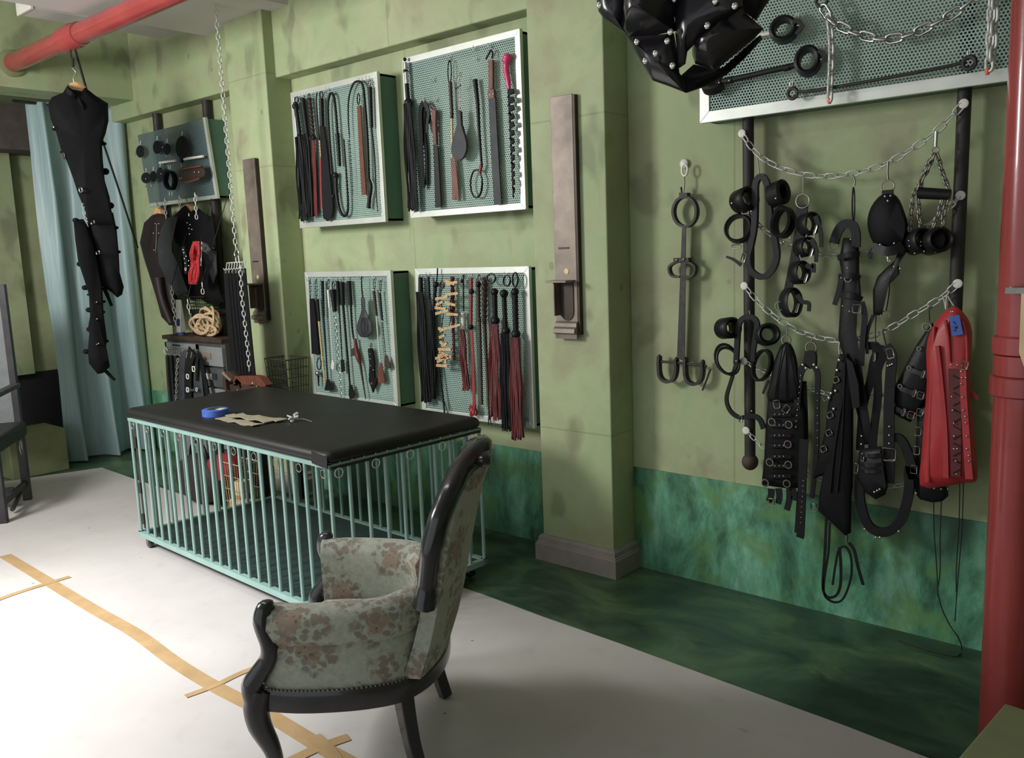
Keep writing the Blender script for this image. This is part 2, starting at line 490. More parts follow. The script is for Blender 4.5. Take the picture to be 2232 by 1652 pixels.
def perf_mat(key, base, pitch=.0128, hole=.0039):
    t = NT(key); q = t.pos(); sep = t.add('ShaderNodeSeparateXYZ'); t.link(q, sep.inputs[0])
    rowh = pitch * .866
    z = t.math('DIVIDE', sep.outputs[2], rowh); row = t.math('FLOOR', z)
    sh = t.math('MULTIPLY', t.math('PINGPONG', row, 1.0), .5)
    x = t.math('ADD', t.math('DIVIDE', sep.outputs[0], pitch), sh)
    fx = t.math('MULTIPLY', t.math('SUBTRACT', t.math('FRACT', x), .5), pitch)
    fz = t.math('MULTIPLY', t.math('SUBTRACT', t.math('FRACT', z), .5), rowh)
    d = t.math('SQRT', t.math('ADD', t.math('MULTIPLY', fx, fx), t.math('MULTIPLY', fz, fz)))
    m = t.mask(d, hole - .0004, hole + .0004)
    t.color(t.ramp(t.noise(t.pos(), 3, 3), [(.3, tuple(v * .85 for v in base[:3])), (.7, base)])); t.set(rough=.5)
    tr = t.add('ShaderNodeBsdfTransparent'); mx = t.add('ShaderNodeMixShader')
    t.link(m, mx.inputs[0]); t.link(tr.outputs[0], mx.inputs[1]); t.link(t.b.outputs[0], mx.inputs[2])
    t.link(mx.outputs[0], t.out.inputs[0]); MAT[key] = t.m
perf_mat('perforated', rgb(164, 192, 184), hole=.0042)
perf_mat('perforated_dark', rgb(96, 114, 118))

# tapestry: rust and rose bouquets with leaves on sage
t = NT('tapestry'); q = t.pos(obj=True)
def warp(sc, amt):
    w = t.n.new('ShaderNodeTexNoise'); w.inputs['Scale'].default_value = sc; w.inputs['Detail'].default_value = 3
    t.link(q, w.inputs['Vector'])
    a = t.n.new('ShaderNodeVectorMath'); a.operation = 'MULTIPLY_ADD'
    a.inputs[1].default_value = (amt,) * 3; t.link(w.outputs[1], a.inputs[0]); t.link(q, a.inputs[2])
    return a.outputs[0]
base = t.ramp(t.noise(q, 60, 3), [(.3, rgb(154, 158, 146)), (.7, rgb(174, 178, 164))])
wq = warp(16, .05)
bou = t.voro(wq, 7.2)
leafd = t.voro(warp(46, .03), 44)
clump = t.mask(t.math('ADD', bou, t.math('MULTIPLY', t.noise(q, 34, 4), .45)), .82, .72)
leaf = t.math('MULTIPLY', t.mask(leafd, .66, .44), clump)
c = t.mix(t.math('MULTIPLY', leaf, .7), base, t.ramp(t.noise(q, 11, 3), [(.35, rgb(102, 98, 86)), (.5, rgb(122, 102, 90)), (.65, rgb(112, 90, 82))]))
petal = t.voro(warp(50, .02), 62)
rose = t.mask(bou, .30, .25)
c = t.mix(t.math('MULTIPLY', rose, t.mask(petal, .25, .5)), c, rgb(150, 134, 118))
c = t.mix(t.math('MULTIPLY', t.math('MULTIPLY', rose, t.mask(petal, .35, .2)), .8), c, rgb(112, 82, 74))
sm = t.mask(t.voro(warp(20, .04), 13), .20, .15)
c = t.mix(t.math('MULTIPLY', sm, .5), c, rgb(120, 104, 88))
t.color(c); t.set(rough=.85, spec=.2, sheen=.15); t.bump(t.noise(q, 160, 2), .25, .002); MAT['tapestry'] = t.m

# ------------------------------------------------------------------ setting
struct(MB().box((-8.3, -3.2, -.12), (1.8, 3.75, 0)).build('floor', 'floor_green', smooth=False))
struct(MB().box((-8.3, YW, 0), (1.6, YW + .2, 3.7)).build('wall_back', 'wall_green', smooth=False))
struct(MB().box((1.6, -3.2, 0), (1.8, YW, 3.7)).build('wall_right_unseen', 'wall_green', smooth=False))  # unseen wall, added to block light from the right and darken the pillar side
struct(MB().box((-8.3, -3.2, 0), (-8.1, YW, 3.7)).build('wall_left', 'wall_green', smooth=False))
struct(MB().box((-8.1, .6, 0), (-8.07, YW - .01, .70)).build('trim_1', 'black_paint', smooth=False))
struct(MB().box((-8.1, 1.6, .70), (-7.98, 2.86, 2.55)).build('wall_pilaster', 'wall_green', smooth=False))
struct(MB().box((-8.1, -3.2, 2.55), (-7.7, YB, 2.9)).build('beam_left', 'brown_beam', smooth=False))
struct(MB().box((-8.1, -3.2, 3.52), (1.6, YW, 3.7)).build('ceiling', 'ceiling_grey', smooth=False))
# long beam over the bays, fascia over the far opening, ceiling ribs
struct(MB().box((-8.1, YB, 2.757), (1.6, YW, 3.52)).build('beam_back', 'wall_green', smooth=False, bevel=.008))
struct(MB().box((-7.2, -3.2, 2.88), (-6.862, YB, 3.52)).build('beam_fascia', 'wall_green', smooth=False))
struct(MB().box((-5.75, -3.2, 3.165), (-4.75, YB, 3.52)).build('ceiling_rib', 'ceiling_grey', smooth=False))
struct(MB().box((-6.34, 2.44, 3.25), (-6.115, YB, 3.52)).build('ceiling_rib', 'ceiling_grey', smooth=False))
struct(MB().box((-6.345, 2.425, 3.245), (-6.11, 2.44, 3.52)).build('trim_9', 'white_plastic', smooth=False))
def pillar(x0, x1, mat='pillar_green'):
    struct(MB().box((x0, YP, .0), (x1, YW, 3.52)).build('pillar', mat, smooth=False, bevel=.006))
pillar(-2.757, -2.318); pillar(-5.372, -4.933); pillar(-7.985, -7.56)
for (x0, x1) in ((-2.757, -2.318), (-5.372, -4.933)):
    b = MB(); e = .03
    P = [(x0, YW), (x0, YP), (x1, YP), (x1, YW)]
    def loop(o, z): return [V((x0 - o, YW, z)), V((x0 - o, YP - o, z)), V((x1 + o, YP - o, z)), V((x1 + o, YW, z))]
    G = [loop(o, z) for (o, z) in ((.032, 0), (.032, .088), (.026, .093), (.026, .098), (.02, .102), (.018, .122), (.008, .134), (0, .136))]
    b.grid(G)
    struct(b.build('baseboard_pillar', 'plaster_base', angle=25))
for i, (x0, x1) in enumerate(((-7.56, -5.372), (-4.933, -2.757), (-2.318, 1.6))):
    struct(MB().box((x0 + .001, YW - .008, 0), (x1 - .001, YW, .512)).build('trim_%d' % (i + 2), 'dado', smooth=False))
# white paper rolled out over the floor
PZ = .004
pts = [(-6.93, 2.893), (-6.3, 2.87), (-5.0, 2.852), (-3.6, 2.815), (-2.695, 2.797), (-2.3, 2.768), (-1.9, 2.752), (-1.35, 2.715), (-.958, 2.691), (-.708, 2.665), (.6, 2.60), (.6, -2.4), (-8.0, -2.4), (-7.5, 1.2), (-7.155, 2.257)]
tag(MB().prism([(x, y, .0005) for x, y in pts], (0, 0, PZ - .0005)).build('paper_sheet', 'paper_white', smooth=False),
    'wide white paper sheet rolled out over the dark green floor', 'floor paper')
def tape(pix, w, z, label):
    P = [atz(*ZP(x, y), z) for x, y in pix]
    tag(MB().ribbon(spline(P, 4), w, .001, V((0, 0, 1))).build('masking_tape', 'tape_tan', smooth=False), label, 'tape')
tape([(30, 168), (300, 332), (560, 490), (830, 645), (1060, 815), (1300, 962), (1590, 1112), (1920, 1312), (2130, 1430)], .062, .0052, 'long tan tape line running diagonally across the white paper past the armchair')
tape([(-60, 455), (120, 390), (300, 335), (425, 297)], .036, .0065, 'short tan tape strip crossing the long tape line at its far end')
tape([(1128, 1025), (1300, 962), (1450, 890), (1580, 838)], .03, .0065, 'short tan tape strip crossing the long line beside the armchair front leg')
tape([(1760, 1420), (1930, 1340), (2120, 1272)], .045, .0065, 'short tan tape strip crossing the long line below the armchair seat')
tape([(1905, 1268), (1990, 1350), (2060, 1440)], .05, .0076, 'doubled tan tape piece on top of the crossing under the armchair')

# red sprinkler pipe under the ceiling
r = .063
pr = thing('overhead_pipe', 'red painted pipe running overhead into the far green fascia', 'pipe', (-5.0, 2.55, 3.03))
MB().tube([V((-6.86, 2.55, 3.045)), V((1.2, 2.55, 3.02))], r, 20).build('pipe_run', 'red_paint', pr)
MB().lathe((-5.98, 2.55, 3.042), (1, 0, 0), [(0, r), (.005, r * 1.22), (.19, r * 1.22), (.2, r * 1.12), (.26, r * 1.12), (.262, r)], 20).build('coupling', 'red_paint', pr)
MB().lathe((-6.862, 2.55, 3.045), (1, 0, 0), [(0, r * 1.5), (.02, r * 1.45), (.03, r * 1.05)], 16).build('flange', 'plinth_green', pr)
# red standpipe by the right edge
bx, by, r = -.533, 2.905, .0735
sp = thing('standpipe', 'thick red vertical pipe with two collars beside the hanging red leather sheath', 'pipe', (bx, by, 0))
MB().tube([V((bx, by, 0)), V((bx, by, 3.52))], r, 28).build('pipe_run', 'red_paint', sp)
def collar(y0, y1, o):
    z0 = CAMH - (y1 - 560) * .00148 ; z1 = CAMH - (y0 - 560) * .00148
    return z0, z1
for (pz0, pz1, k) in ((770, 727, 1.13), (858, 812, 1.17)):
    z0 = aty(2160, pz0, by).z; z1 = aty(2160, pz1, by).z
    MB().lathe((bx, by, z0), (0, 0, 1), [(0, r), (.006, r * k), (z1 - z0 - .006, r * k), (z1 - z0, r)], 28).build('collar', 'red_paint', sp)
z0 = aty(2160, 812, by).z; z1 = aty(2160, 770, by).z
MB().lathe((bx, by, z0), (0, 0, 1), [(0, r * 1.06), (z1 - z0, r * 1.06)], 28).build('collar_sleeve', 'red_paint', sp)
# sage block in the corner, flat steel bracket and the plywood board that hangs below it
c0, c1 = atz(2190, 1535, .3), atz(2090, 1652, .3)
d = (c1 - c0).normalized(); e = V((-d.y, d.x, 0));  e = e if e.x > 0 else -e
q = [c0 - V((0, 0, .3)), c1 + d * .25 - V((0, 0, .3))]
tag(MB().hexa([q[0], q[1], q[1] + e * .5, q[0] + e * .5] + [p + V((0, 0, .3)) for p in (q[0], q[1], q[1] + e * .5, q[0] + e * .5)]).build('plinth_block', 'plinth_green', smooth=False, bevel=.006),
    'sage painted block on the floor in front of the red standpipe', 'block').location.z += .0045
Ybd = 2.775
P = [aty(x, y, Ybd) for x, y in ((2192, 627), (2330, 627), (2330, 640), (2190, 640))]
tag(MB().prism(P, (0, .058, 0)).build('steel_bracket', 'nickel_dull', smooth=False), 'flat grey steel bar jutting in at the right edge before the red pipe', 'bracket')
P = [aty(x, y, Ybd) for x, y in ((2226, 640), (2330, 640), (2330, 850), (2260, 840), (2232, 800), (2221, 768))]
tag(MB().prism(P, (0, .02, 0)).build('plywood_board', 'pale_tan', smooth=False), 'pale plywood board edge under the steel bar at the right edge', 'board')
# ------------------------------------------------------------------ cage table
A, B, Cc = V((-4.727, 2.153, 0)), V((-2.849, 2.093, 0)), V((-2.832, 2.958, 0))
ex = (B - A); LX = ex.length; ex.normalize(); ey = V((-ex.y, ex.x, 0)); LY = .865
ct = thing('cage_table', 'mint barred cage table on casters with a black padded top', 'table', A + ex * LX / 2 + ey * LY / 2)
def cp(a, b, z): return A + ex * a + ey * b + V((0, 0, z))
ZT, ZBt = .745, .085
def bar_frame(z, r, name):
    b = MB()
    for (p, q) in ((cp(0, 0, z), cp(LX, 0, z)), (cp(LX, 0, z), cp(LX, LY, z)), (cp(LX, LY, z), cp(0, LY, z)), (cp(0, LY, z), cp(0, 0, z))):
        d = (q - p).normalized(); s = d.cross(V((0, 0, 1)))
        b.obox((p + q) / 2, d * ((q - p).length / 2 + r), s * r, V((0, 0, r)))
    b.build(name, 'mint', ct, smooth=False)
bar_frame(ZT, .009, 'top_rail'); bar_frame(ZBt, .014, 'bottom_rail')
MB().hexa([cp(.015, .015, ZBt - .012), cp(LX - .015, .015, ZBt - .012), cp(LX - .015, LY - .015, ZBt - .012), cp(.015, LY - .015, ZBt - .012),
           cp(.015, .015, ZBt + .006), cp(LX - .015, .015, ZBt + .006), cp(LX - .015, LY - .015, ZBt + .006), cp(.015, LY - .015, ZBt + .006)]).build('floor_panel', 'mat_dark', ct, smooth=False)
bm = MB().tube([V((0, 0, 0)), V((0, 0, ZT - ZBt))], .0088, 8)
NX, NY = 21, 9
spots = [(LX * i / NX, 0) for i in range(NX + 1)] + [(LX * i / NX, LY) for i in range(NX + 1)] + [(0, LY * i / NY) for i in range(1, NY)] + [(LX, LY * i / NY) for i in range(1, NY)]
src = None
for (a, c) in spots:
    off = cp(a, c, ZBt) - org(ct)
    if src is None:
        src = MB(); src.v = [p + cp(a, c, ZBt) for p in bm.v]; src.f = bm.f
        src = src.build('bar', 'mint', ct); base = cp(a, c, ZBt) - org(ct); continue
    inst(src, ct, Matrix.Translation(off - base))
src = None
for i in range(0, NX, 2):
    c = cp(LX * (i + .75) / NX, -.016, ZT - .03)
    if src is None: src = MB().ring(c, .018, .0022, -ey, n=16).build('ring', 'nickel_dull', ct); base = c; continue
    inst(src, ct, Matrix.Translation(c - base))
src = None
for i in range(0, NY, 2):
    c = cp(LX + .016, LY * (i + .35) / NY, ZT - .03)
    if src is None: src = MB().ring(c, .02, .0022, ex, n=16).build('ring', 'zinc', ct); base = c; continue
    inst(src, ct, Matrix.Translation(c - base))
# hinge plates of the end gate
for z in (.18, .36, .62):
    MB().obox(cp(.055, -.003, z), ex * .012, ey * .006, V((0, 0, .03))).build('hinge', 'iron', ct, smooth=False)
MB().obox(cp(.045, .01, .42), ex * .016, ey * .006, V((0, 0, .30))).build('gate_post', 'iron', ct, smooth=False)
for (a, c) in ((.045, .03), (LX - .05, .035), (.05, LY - .04), (LX - .05, LY - .04)):
    k = MB().obox(cp(a, c, .066), ex * .035, ey * .03, V((0, 0, .006)))
    for s in (-1, 1): k.obox(cp(a - .012, c + s * .017, .045), ex * .014, ey * .002, V((0, 0, .022)))
    k = k.build('caster_fork', 'nickel_dull', ct, smooth=False)
    MB().lathe(cp(a - .016, c - .014, .031), ey, [(0, .022), (.003, .031), (.025, .031), (.028, .022)], 16).build('caster_wheel', 'wood_black', k)
# vinyl pad with rounded edge and tucked corner
G = []
def pad_loop(o, z):
    P = []; rr = .035
    for (cx_, cy_, a0) in ((LX + .012, -.012, -90), (LX + .012, LY + .012, 0), (-.025, LY + .012, 90), (-.025, -.012, 180)):
        for k in range(5):
            a = math.radians(a0 + 90 * k / 4)
            sx = -1 if a0 in (-90, 0) else 1; sy = 1 if a0 in (-90, 180) else -1
            P.append(cp(cx_ + sx * rr + (rr + o) * math.cos(a), cy_ + sy * rr + (rr + o) * math.sin(a), z))
    return P
prof = [(-.03, ZT + .010), (-.012, ZT + .012), (0, ZT + .020), (.004, ZT + .034), (-.002, ZT + .050), (-.014, ZT + .060), (-.034, ZT + .064)]
L = [pad_loop(o, z) for o, z in prof]
pad = MB(); n = len(L[0]); vs = [p for q in L for p in q]
fs = [(i * n + k, i * n + (k + 1) % n, (i + 1) * n + (k + 1) % n, (i + 1) * n + k) for i in range(len(L) - 1) for k in range(n)]
fs += [tuple(range(n - 1, -1, -1)), tuple((len(L) - 1) * n + k for k in range(n))]
pad.add(vs, fs); pd = pad.build('pad', 'pad_black', ct, angle=60)
MB().ribbon([cp(LX - .10, -.014, ZT + .030), cp(LX - .03, -.017, ZT + .024), cp(LX + .005, -.012, ZT + .02)], .05, .004, -ey).build('tucked_corner', 'pad_black', pd)
st = MB()
for i in range(13): st.ball(cp(LX + .012, LY * (.05 + i * .072), ZT + .013), .0045, n=6, m=4)
st.build('tacks', 'chrome', pd, kind='stuff')
b = MB().obox(cp(LX, LY / 2, ZT - .006), ey * (LY / 2), ex * .012, V((0, 0, .006))); b.build('pad_board', 'black_paint', ct, smooth=False)

# things lying on the pad
ZTop = ZT + .064
c = atz(*ZL(625, 168), ZTop + .012)
tr = thing('tape_roll', 'blue masking tape roll lying on the black padded table top', 'tape roll', (c.x, c.y, ZTop))
MB().lathe((c.x, c.y, ZTop), (0, 0, 1), [(0, .062), (.002, .066), (.036, .066), (.038, .062)], 28).build('tape_core', 'tape_blue', tr)
MB().lathe((c.x, c.y, ZTop + .0381), (0, 0, 1), [(0, .040), (.0008, .040)], 24).build('tape_hole', 'wood_dark', tr)
MB().obox((c.x + .035, c.y + .012, ZTop + .039), V((.018, .006, 0)), V((-.008, .02, 0)), V((0, 0, .0006))).build('loose_end', 'label_white', tr, smooth=False)
random.seed(3)
c = atz(*ZL(820, 215), ZTop)
for k, (a, b, w, ang, nm) in enumerate(((-.02, .00, .07, 2, 'lowest'), (.0, -.05, .055, -3, 'front'), (.01, .055, .06, 4, 'back'), (-.01, .01, .05, -1, 'topmost'))):
    q = c + ex * a + ey * b; an = math.radians(ang + 4); dx = ex * math.cos(an) + ey * math.sin(an); dy = -ex * math.sin(an) + ey * math.cos(an)
    m = MB(); N = 9
    P = [q + dx * (-.17 + .34 * i / (N - 1)) + V((0, 0, ZTop - c.z + .004 + .0042 * k + .004 * math.sin(i * 1.7 + k))) for i in range(N)]
    m.ribbon(P, [w * 1.0 + .012 * math.sin(i * 2.3 + k) for i in range(N)], .0034, V((0, 0, 1)))
    tag(m.build('paper_strip', 'paper_tan', smooth=False), {'lowest': 'wide pale tan paper strip at the bottom of the bundle on the table', 'front': 'pale tan paper strip nearest the table front in the bundle',
        'back': 'pale tan paper strip at the far side of the bundle on the table', 'topmost': 'narrow pale tan paper strip on top of the bundle on the table'}[nm], 'paper')
c = atz(*ZL(1085, 220), ZTop)
cl = thing('clip_cluster', 'small clear and silver clips on a wire beside the paper strips', 'clips', c)
m = MB()
for k in range(7):
    a = k * 2.4; m.obox(c + V((.03 * math.cos(a) * (k / 7), .03 * math.sin(a) * (k / 7), .012 + .004 * k)), V((.014 * math.cos(a), .014 * math.sin(a), .003)), V((-.006 * math.sin(a), .006 * math.cos(a), .003)), V((0, 0, .004)))
m.build('clip_pieces', 'zinc', cl, smooth=False)
MB().tube(spline([c + V((0, 0, .01)), c + ex * .05 + ey * .02 + V((0, 0, .02)), c + ex * .12 + ey * .03 + V((0, 0, .012))]), .002, 6).build('wire', 'nickel_dull', cl)

# ------------------------------------------------------------------ armchair
F2 = V((-.80, -.60, 0)); W2 = V((-.60, .80, 0)); O2 = V((-2.182, 1.688, 0))
ac = thing('armchair', 'sage floral tapestry armchair with black lacquered carved frame', 'armchair', O2)
def lp(u, v, z): return O2 + F2 * u + W2 * v + V((0, 0, z))
half = [(.21, .325), (.12, .335), (.02, .33), (-.09, .31), (-.18, .27), (-.24, .19), (-.27, .095), (-.278, 0)]
outl = [(u, -v) for u, v in half] + [(u, v) for u, v in half[-2::-1]]
ctl = [V((u, v, 0)) for u, v in outl]
PL = spline(ctl, 4)
def inward(i, P):
    a = P[max(0, i - 1)]; b = P[min(len(P) - 1, i + 1)]; t = (b - a).normalized(); return V((-t.y, t.x, 0)) if True else t
# check direction of the inward normal
ii = inward(2, PL)
sg = 1 if ii.y > 0 else -1
def sweep(P, sec):                # sec: list of (inset, z)
    G = []
    for i, p in enumerate(P):
        nn = inward(i, P) * sg
        G.append([lp(p.x + nn.x * o, p.y + nn.y * o, z(i / (len(P) - 1)) if callable(z) else z) for (o, z) in sec])
    return G
def sweepmesh(P, sec, name, mat, parent):
    G = sweep(P, sec + [sec[0]]); b = MB().grid(G); n = len(sec)
    b.add([q for q in G[0][:-1]], [tuple(range(n))]); b.add([q for q in G[-1][:-1]], [tuple(range(n - 1, -1, -1))])
    return b.build(name, mat, parent, angle=50)
sweepmesh(PL, [(-.006, .265), (.03, .265), (.03, .332), (-.002, .332), (-.008, .318), (-.008, .28)], 'side_rail', 'wood_black', ac)
FR = spline([V((.21, -.325, 0)), V((.24, -.21, 0)), V((.262, 0, 0)), V((.24, .21, 0)), V((.21, .325, 0))], 6)
b = MB().ribbon([lp(p.x, p.y, .30) for p in FR], .07, .03, F2); b.build('front_rail', 'wood_black', ac)
# outer upholstery and arm pads
k0 = 21
for sd, nm in ((0, 'arm'), (1, 'arm')):
    P = PL[:k0 + 1] if sd == 0 else PL[-k0 - 1:]
    sec = [(.004, .33), (.002, .40), (-.004, .455), (.004, .468), (-.012, .488), (-.020, .525), (-.008, .562), (.03, .582), (.072, .575), (.096, .54), (.09, .48), (.082, .40), (.08, .33)]
    sweepmesh(P, sec, nm, 'tapestry', ac)
BACKZ = [(.33, -.225, -.288, .26), (.43, -.26, -.322, .26), (.52, -.285, -.345, .255), (.62, -.302, -.366, .255), (.73, -.320, -.390, .26), (.82, -.346, -.412, .245), (.88, -.372, -.43, .20), (.925, -.396, -.448, .135), (.945, -.41, -.456, .065)]
def back(z, which):
    for i in range(len(BACKZ) - 1):
        a, c = BACKZ[i], BACKZ[i + 1]
        if a[0] <= z <= c[0]:
            t = (z - a[0]) / (c[0] - a[0]); return a[which] + (c[which] - a[which]) * t
    return BACKZ[-1][which]
NS, NZ = 14, 18
Gf, Gr = [], []
for j in range(NZ + 1):
    z = .33 + (.944 - .33) * j / NZ; hw = back(z, 3); rf, rr_ = [], []
    for i in range(NS + 1):
        s = -1 + 2 * i / NS
        curl = .05 * s * s
        puff = .035 * (1 - s * s) * math.sin(PI * min(1, max(0, (z - .33) / .60)))
        rf.append(lp(back(z, 1) + curl * .8 + puff, s * hw * .97, z))
        rr_.append(lp(back(z, 2) + curl, s * hw, z))
    Gf.append(rf); Gr.append(rr_)
b = MB(); n1 = NS + 1
b.add([p for r_ in Gf for p in r_], [(j * n1 + i, (j + 1) * n1 + i, (j + 1) * n1 + i + 1, j * n1 + i + 1) for j in range(NZ) for i in range(NS)])
b.add([p for r_ in Gr for p in r_], [(j * n1 + i, j * n1 + i + 1, (j + 1) * n1 + i + 1, (j + 1) * n1 + i) for j in range(NZ) for i in range(NS)])
for s in (0, NS):
    col = [r_[s] for r_ in Gf] + [r_[s] for r_ in Gr]; m_ = NZ + 1
    b.add(col, [(j, j + 1, m_ + j + 1, m_ + j) for j in range(NZ)])
b.add(Gf[-1] + Gr[-1], [(i, i + 1, n1 + i + 1, n1 + i) for i in range(NS)])
b.build('backrest', 'tapestry', ac, angle=50)
# carved frame round the back
fr = []
for j in range(15):
    z = .56 + (.935 - .56) * j / 14; fr.append(lp(back(z, 1) + .03, -back(z, 3) * 1.0, z))
top = [lp(-.412, -.03, .962), lp(-.412, .03, .962)]
fr2 = [lp(back(.56 + .375 * j / 14, 1) + .03, back(.56 + .375 * j / 14, 3), .56 + .375 * j / 14) for j in range(14, -1, -1)]
path = spline(fr + top + fr2, 3)
b = MB().tube(path, interp([.036, .028, .03, .032, .032, .034, .04, .034, .032, .032, .03, .028, .036], len(path)), 10, flat=1.35)
b.build('back_frame', 'wood_black', ac, angle=60)
b = MB().pillow([lp(-.417 + .02 * math.cos(a), .11 * math.cos(a), .955 + .032 * math.sin(a)) for a in [2 * PI * k / 16 for k in range(16)]], .06, -F2)
b.build('crest', 'wood_black', ac, angle=70)
# seat cushion
G = []
inn = []
for i, p in enumerate(PL):
    nn = inward(i, PL) * sg; inn.append((p.x + nn.x * .083, p.y + nn.y * .083))
inn += [(p.x - .01, p.y * .74) for p in FR[::-1]]
m = MB(); n = len(inn); cu = sum(q[0] for q in inn) / n
lev = [(1.0, .33), (1.0, .355), (.97, .372), (.88, .384), (.6, .394), (.3, .398)]
vs = [lp(cu + (q[0] - cu) * k, q[1] * k, z) for (k, z) in lev for q in inn] + [lp(cu, 0, .40)]
fs = [(i * n + k, i * n + (k + 1) % n, (i + 1) * n + (k + 1) % n, (i + 1) * n + k) for i in range(len(lev) - 1) for k in range(n)]
fs += [((len(lev) - 1) * n + k, (len(lev) - 1) * n + (k + 1) % n, len(vs) - 1) for k in range(n)]
m.add(vs, fs).build('seat', 'tapestry', ac, angle=60)
for s in (-1, 1):
    P = spline([lp(0.175, s * .305, .59), lp(0.198, s * .312, .58), lp(0.206, s * .32, .54), lp(0.190, s * 0.326, .475), lp(0.195, s * 0.326, .43), lp(0.225, s * 0.327, .385), lp(0.250, s * 0.328, .345), lp(0.245, s * 0.327, .30)], 4)
    MB().tube(P, interp([.012, .026, .03, .027, .027, .03, .034, .034], len(P)), 10).build('arm_post', 'wood_black', ac, angle=60)
    P = spline([lp(0.230, s * 0.322, .335), lp(0.245, s * 0.326, .28), lp(0.240, s * 0.324, .22), lp(0.212, s * 0.316, .14), lp(0.202, s * 0.314, .07), lp(0.215, s * 0.318, .02), lp(0.225, s * 0.321, .0)], 4)
    MB().tube(P, interp([.036, .04, .036, .027, .021, .022, .028], len(P)), 10).build('leg', 'wood_black', ac, angle=60)
    P = spline([lp(-.175, s * .232, .30), lp(-.185, s * .236, .2), lp(-.20, s * .24, .1), lp(-.225, s * .245, .0)], 4)
    b = MB()
    b.tube(P, interp([.036, .032, .029, .027], len(P)), 4, up=F2); b.build('leg', 'wood_black', ac, smooth=False, bevel=.004)
tk = MB()
for i in range(0, len(PL) * 2):
    t_ = i / (len(PL) * 2 - 1) * (len(PL) - 1); k = min(int(t_), len(PL) - 2); p = PL[k].lerp(PL[k + 1], t_ - k)
    tk.ball(lp(p.x * 1.012, p.y * 1.012, .335), .0045, n=6, m=4)
for s in (-1, 1):
    for i in range(18):
        z = .35 + i * .0115; tk.ball(lp(.202 + .02 * math.sin(i * .4), s * .342, z), .004, n=5, m=4)
tk.build('nail_trim', 'nickel_dull', ac, kind='stuff')
ct.location.z += .0045; ac.location.z += .009
# ------------------------------------------------------------------ perforated display racks
def rack(x0, x1, z0, z1, label, yt=YF, yb=YF, perf='perforated', fw=.034, hooks=(), left=True, top=True):
    rk = thing('display_rack', label, 'rack', ((x0 + x1) / 2, YW - .01, z0))
    def yf(z): return yb + (yt - yb) * (z - z0) / (z1 - z0)
    def P(x, z, d=0): return V((x, yf(z) + d, z))
    # perforated sheet
    MB().hexa([P(x0 + .01, z0 + .01, .006), P(x1 - .01, z0 + .01, .006), P(x1 - .01, z0 + .01, .008), P(x0 + .01, z0 + .01, .008),
               P(x0 + .01, z1 - .01, .006), P(x1 - .01, z1 - .01, .006), P(x1 - .01, z1 - .01, .008), P(x0 + .01, z1 - .01, .008)]).build('perforated_sheet', perf, rk, smooth=False)
    # mitred frame
    def rail(a, b, c, d):
        q = [a, b, c, d]; lo = [P(x, z, 0) for x, z in q]; hi = [P(x, z, .022) for x, z in q]
        MB().prism(lo, V((0, .022, 0))).build('frame_rail', 'frame_alu', rk, smooth=False, bevel=.0015)
    rail((x0, z0), (x1, z0), (x1 - fw, z0 + fw), (x0 + fw, z0 + fw))
    if top: rail((x0, z1), (x0 + fw, z1 - fw), (x1 - fw, z1 - fw), (x1, z1))
    if left: rail((x0, z0), (x0 + fw, z0 + fw), (x0 + fw, z1 - fw if top else z1), (x0, z1))
    rail((x1, z0), (x1, z1), (x1 - fw, z1 - fw if top else z1), (x1 - fw, z0 + fw))
    # side boards of the box behind the frame
    i = .008; yb_ = YW - .004
    def board(nm, p, q, th):
        (xa, za), (xb, zb) = p, q; t = V(th)
        MB().hexa([P(xa, za, .022), P(xb, zb, .022), V((xb, yb_, zb)), V((xa, yb_, za)),
                   P(xa, za, .022) + t, P(xb, zb, .022) + t, V((xb, yb_, zb)) + t, V((xa, yb_, za)) + t]).build(nm, 'box_green', rk, smooth=False)
    board('side_board', (x1 - i, z0 + i), (x1 - i, z1 - i), (-.012, 0, 0))
    if left: board('side_board', (x0 + i, z0 + i), (x0 + i, z1 - i), (.012, 0, 0))
    board('bottom_board', (x0 + i, z0 + i), (x1 - i, z0 + i), (0, 0, .012))
    if top: board('top_board', (x0 + i, z1 - i), (x1 - i, z1 - i), (0, 0, -.012))
    for p in hooks:
        p = V(p); a = V((p.x, yf(p.z) + .006, p.z))
        MB().tube(spline([a + V((0, 0, .012)), a + V((0, -.004, -.012)), a + V((0, -.018, -.020)), a + V((0, -.026, -.012)), a + V((0, -.026, .004))], 3), .0022, 5).build('hook', 'zinc', rk)
    return rk
C1, D1 = On(ZC, YF), On(ZD, YF)
rack(-4.742, -3.905, 1.788, 2.632, 'aluminium framed perforated rack at upper left of the four racks', hooks=[C1(x, y) for x, y in ((165, 585), (212, 570), (250, 560), (308, 545), (400, 520), (648, 455), (700, 440))])
rack(-3.690, -2.836, 1.798, 2.665, 'aluminium framed perforated rack at upper right, with the pink handled whip', hooks=[C1(x, y) for x, y in ((1190, 450), (1310, 290), (1378, 410), (1505, 215), (1510, 290), (1615, 195), (1110, 600), (1210, 600))])
rack(-4.730, -3.888, .683, 1.508, 'aluminium framed perforated rack at lower left of the four racks', hooks=[D1(x, y) for x, y in ((128, 245), (180, 240), (232, 240), (282, 250), (318, 245), (352, 240), (400, 240), (455, 235), (555, 225), (662, 235), (712, 250), (632, 775), (210, 880))])
rack(-3.678, -2.830, .675, 1.515, 'aluminium framed perforated rack at lower right, hung with red tailed whips', hooks=[D1(x, y) for x, y in ((1105, 200), (1390, 215), (1455, 215), (1745, 200), (1045, 225))])
E1, F1 = On(ZE, YF), On(ZF, YF)
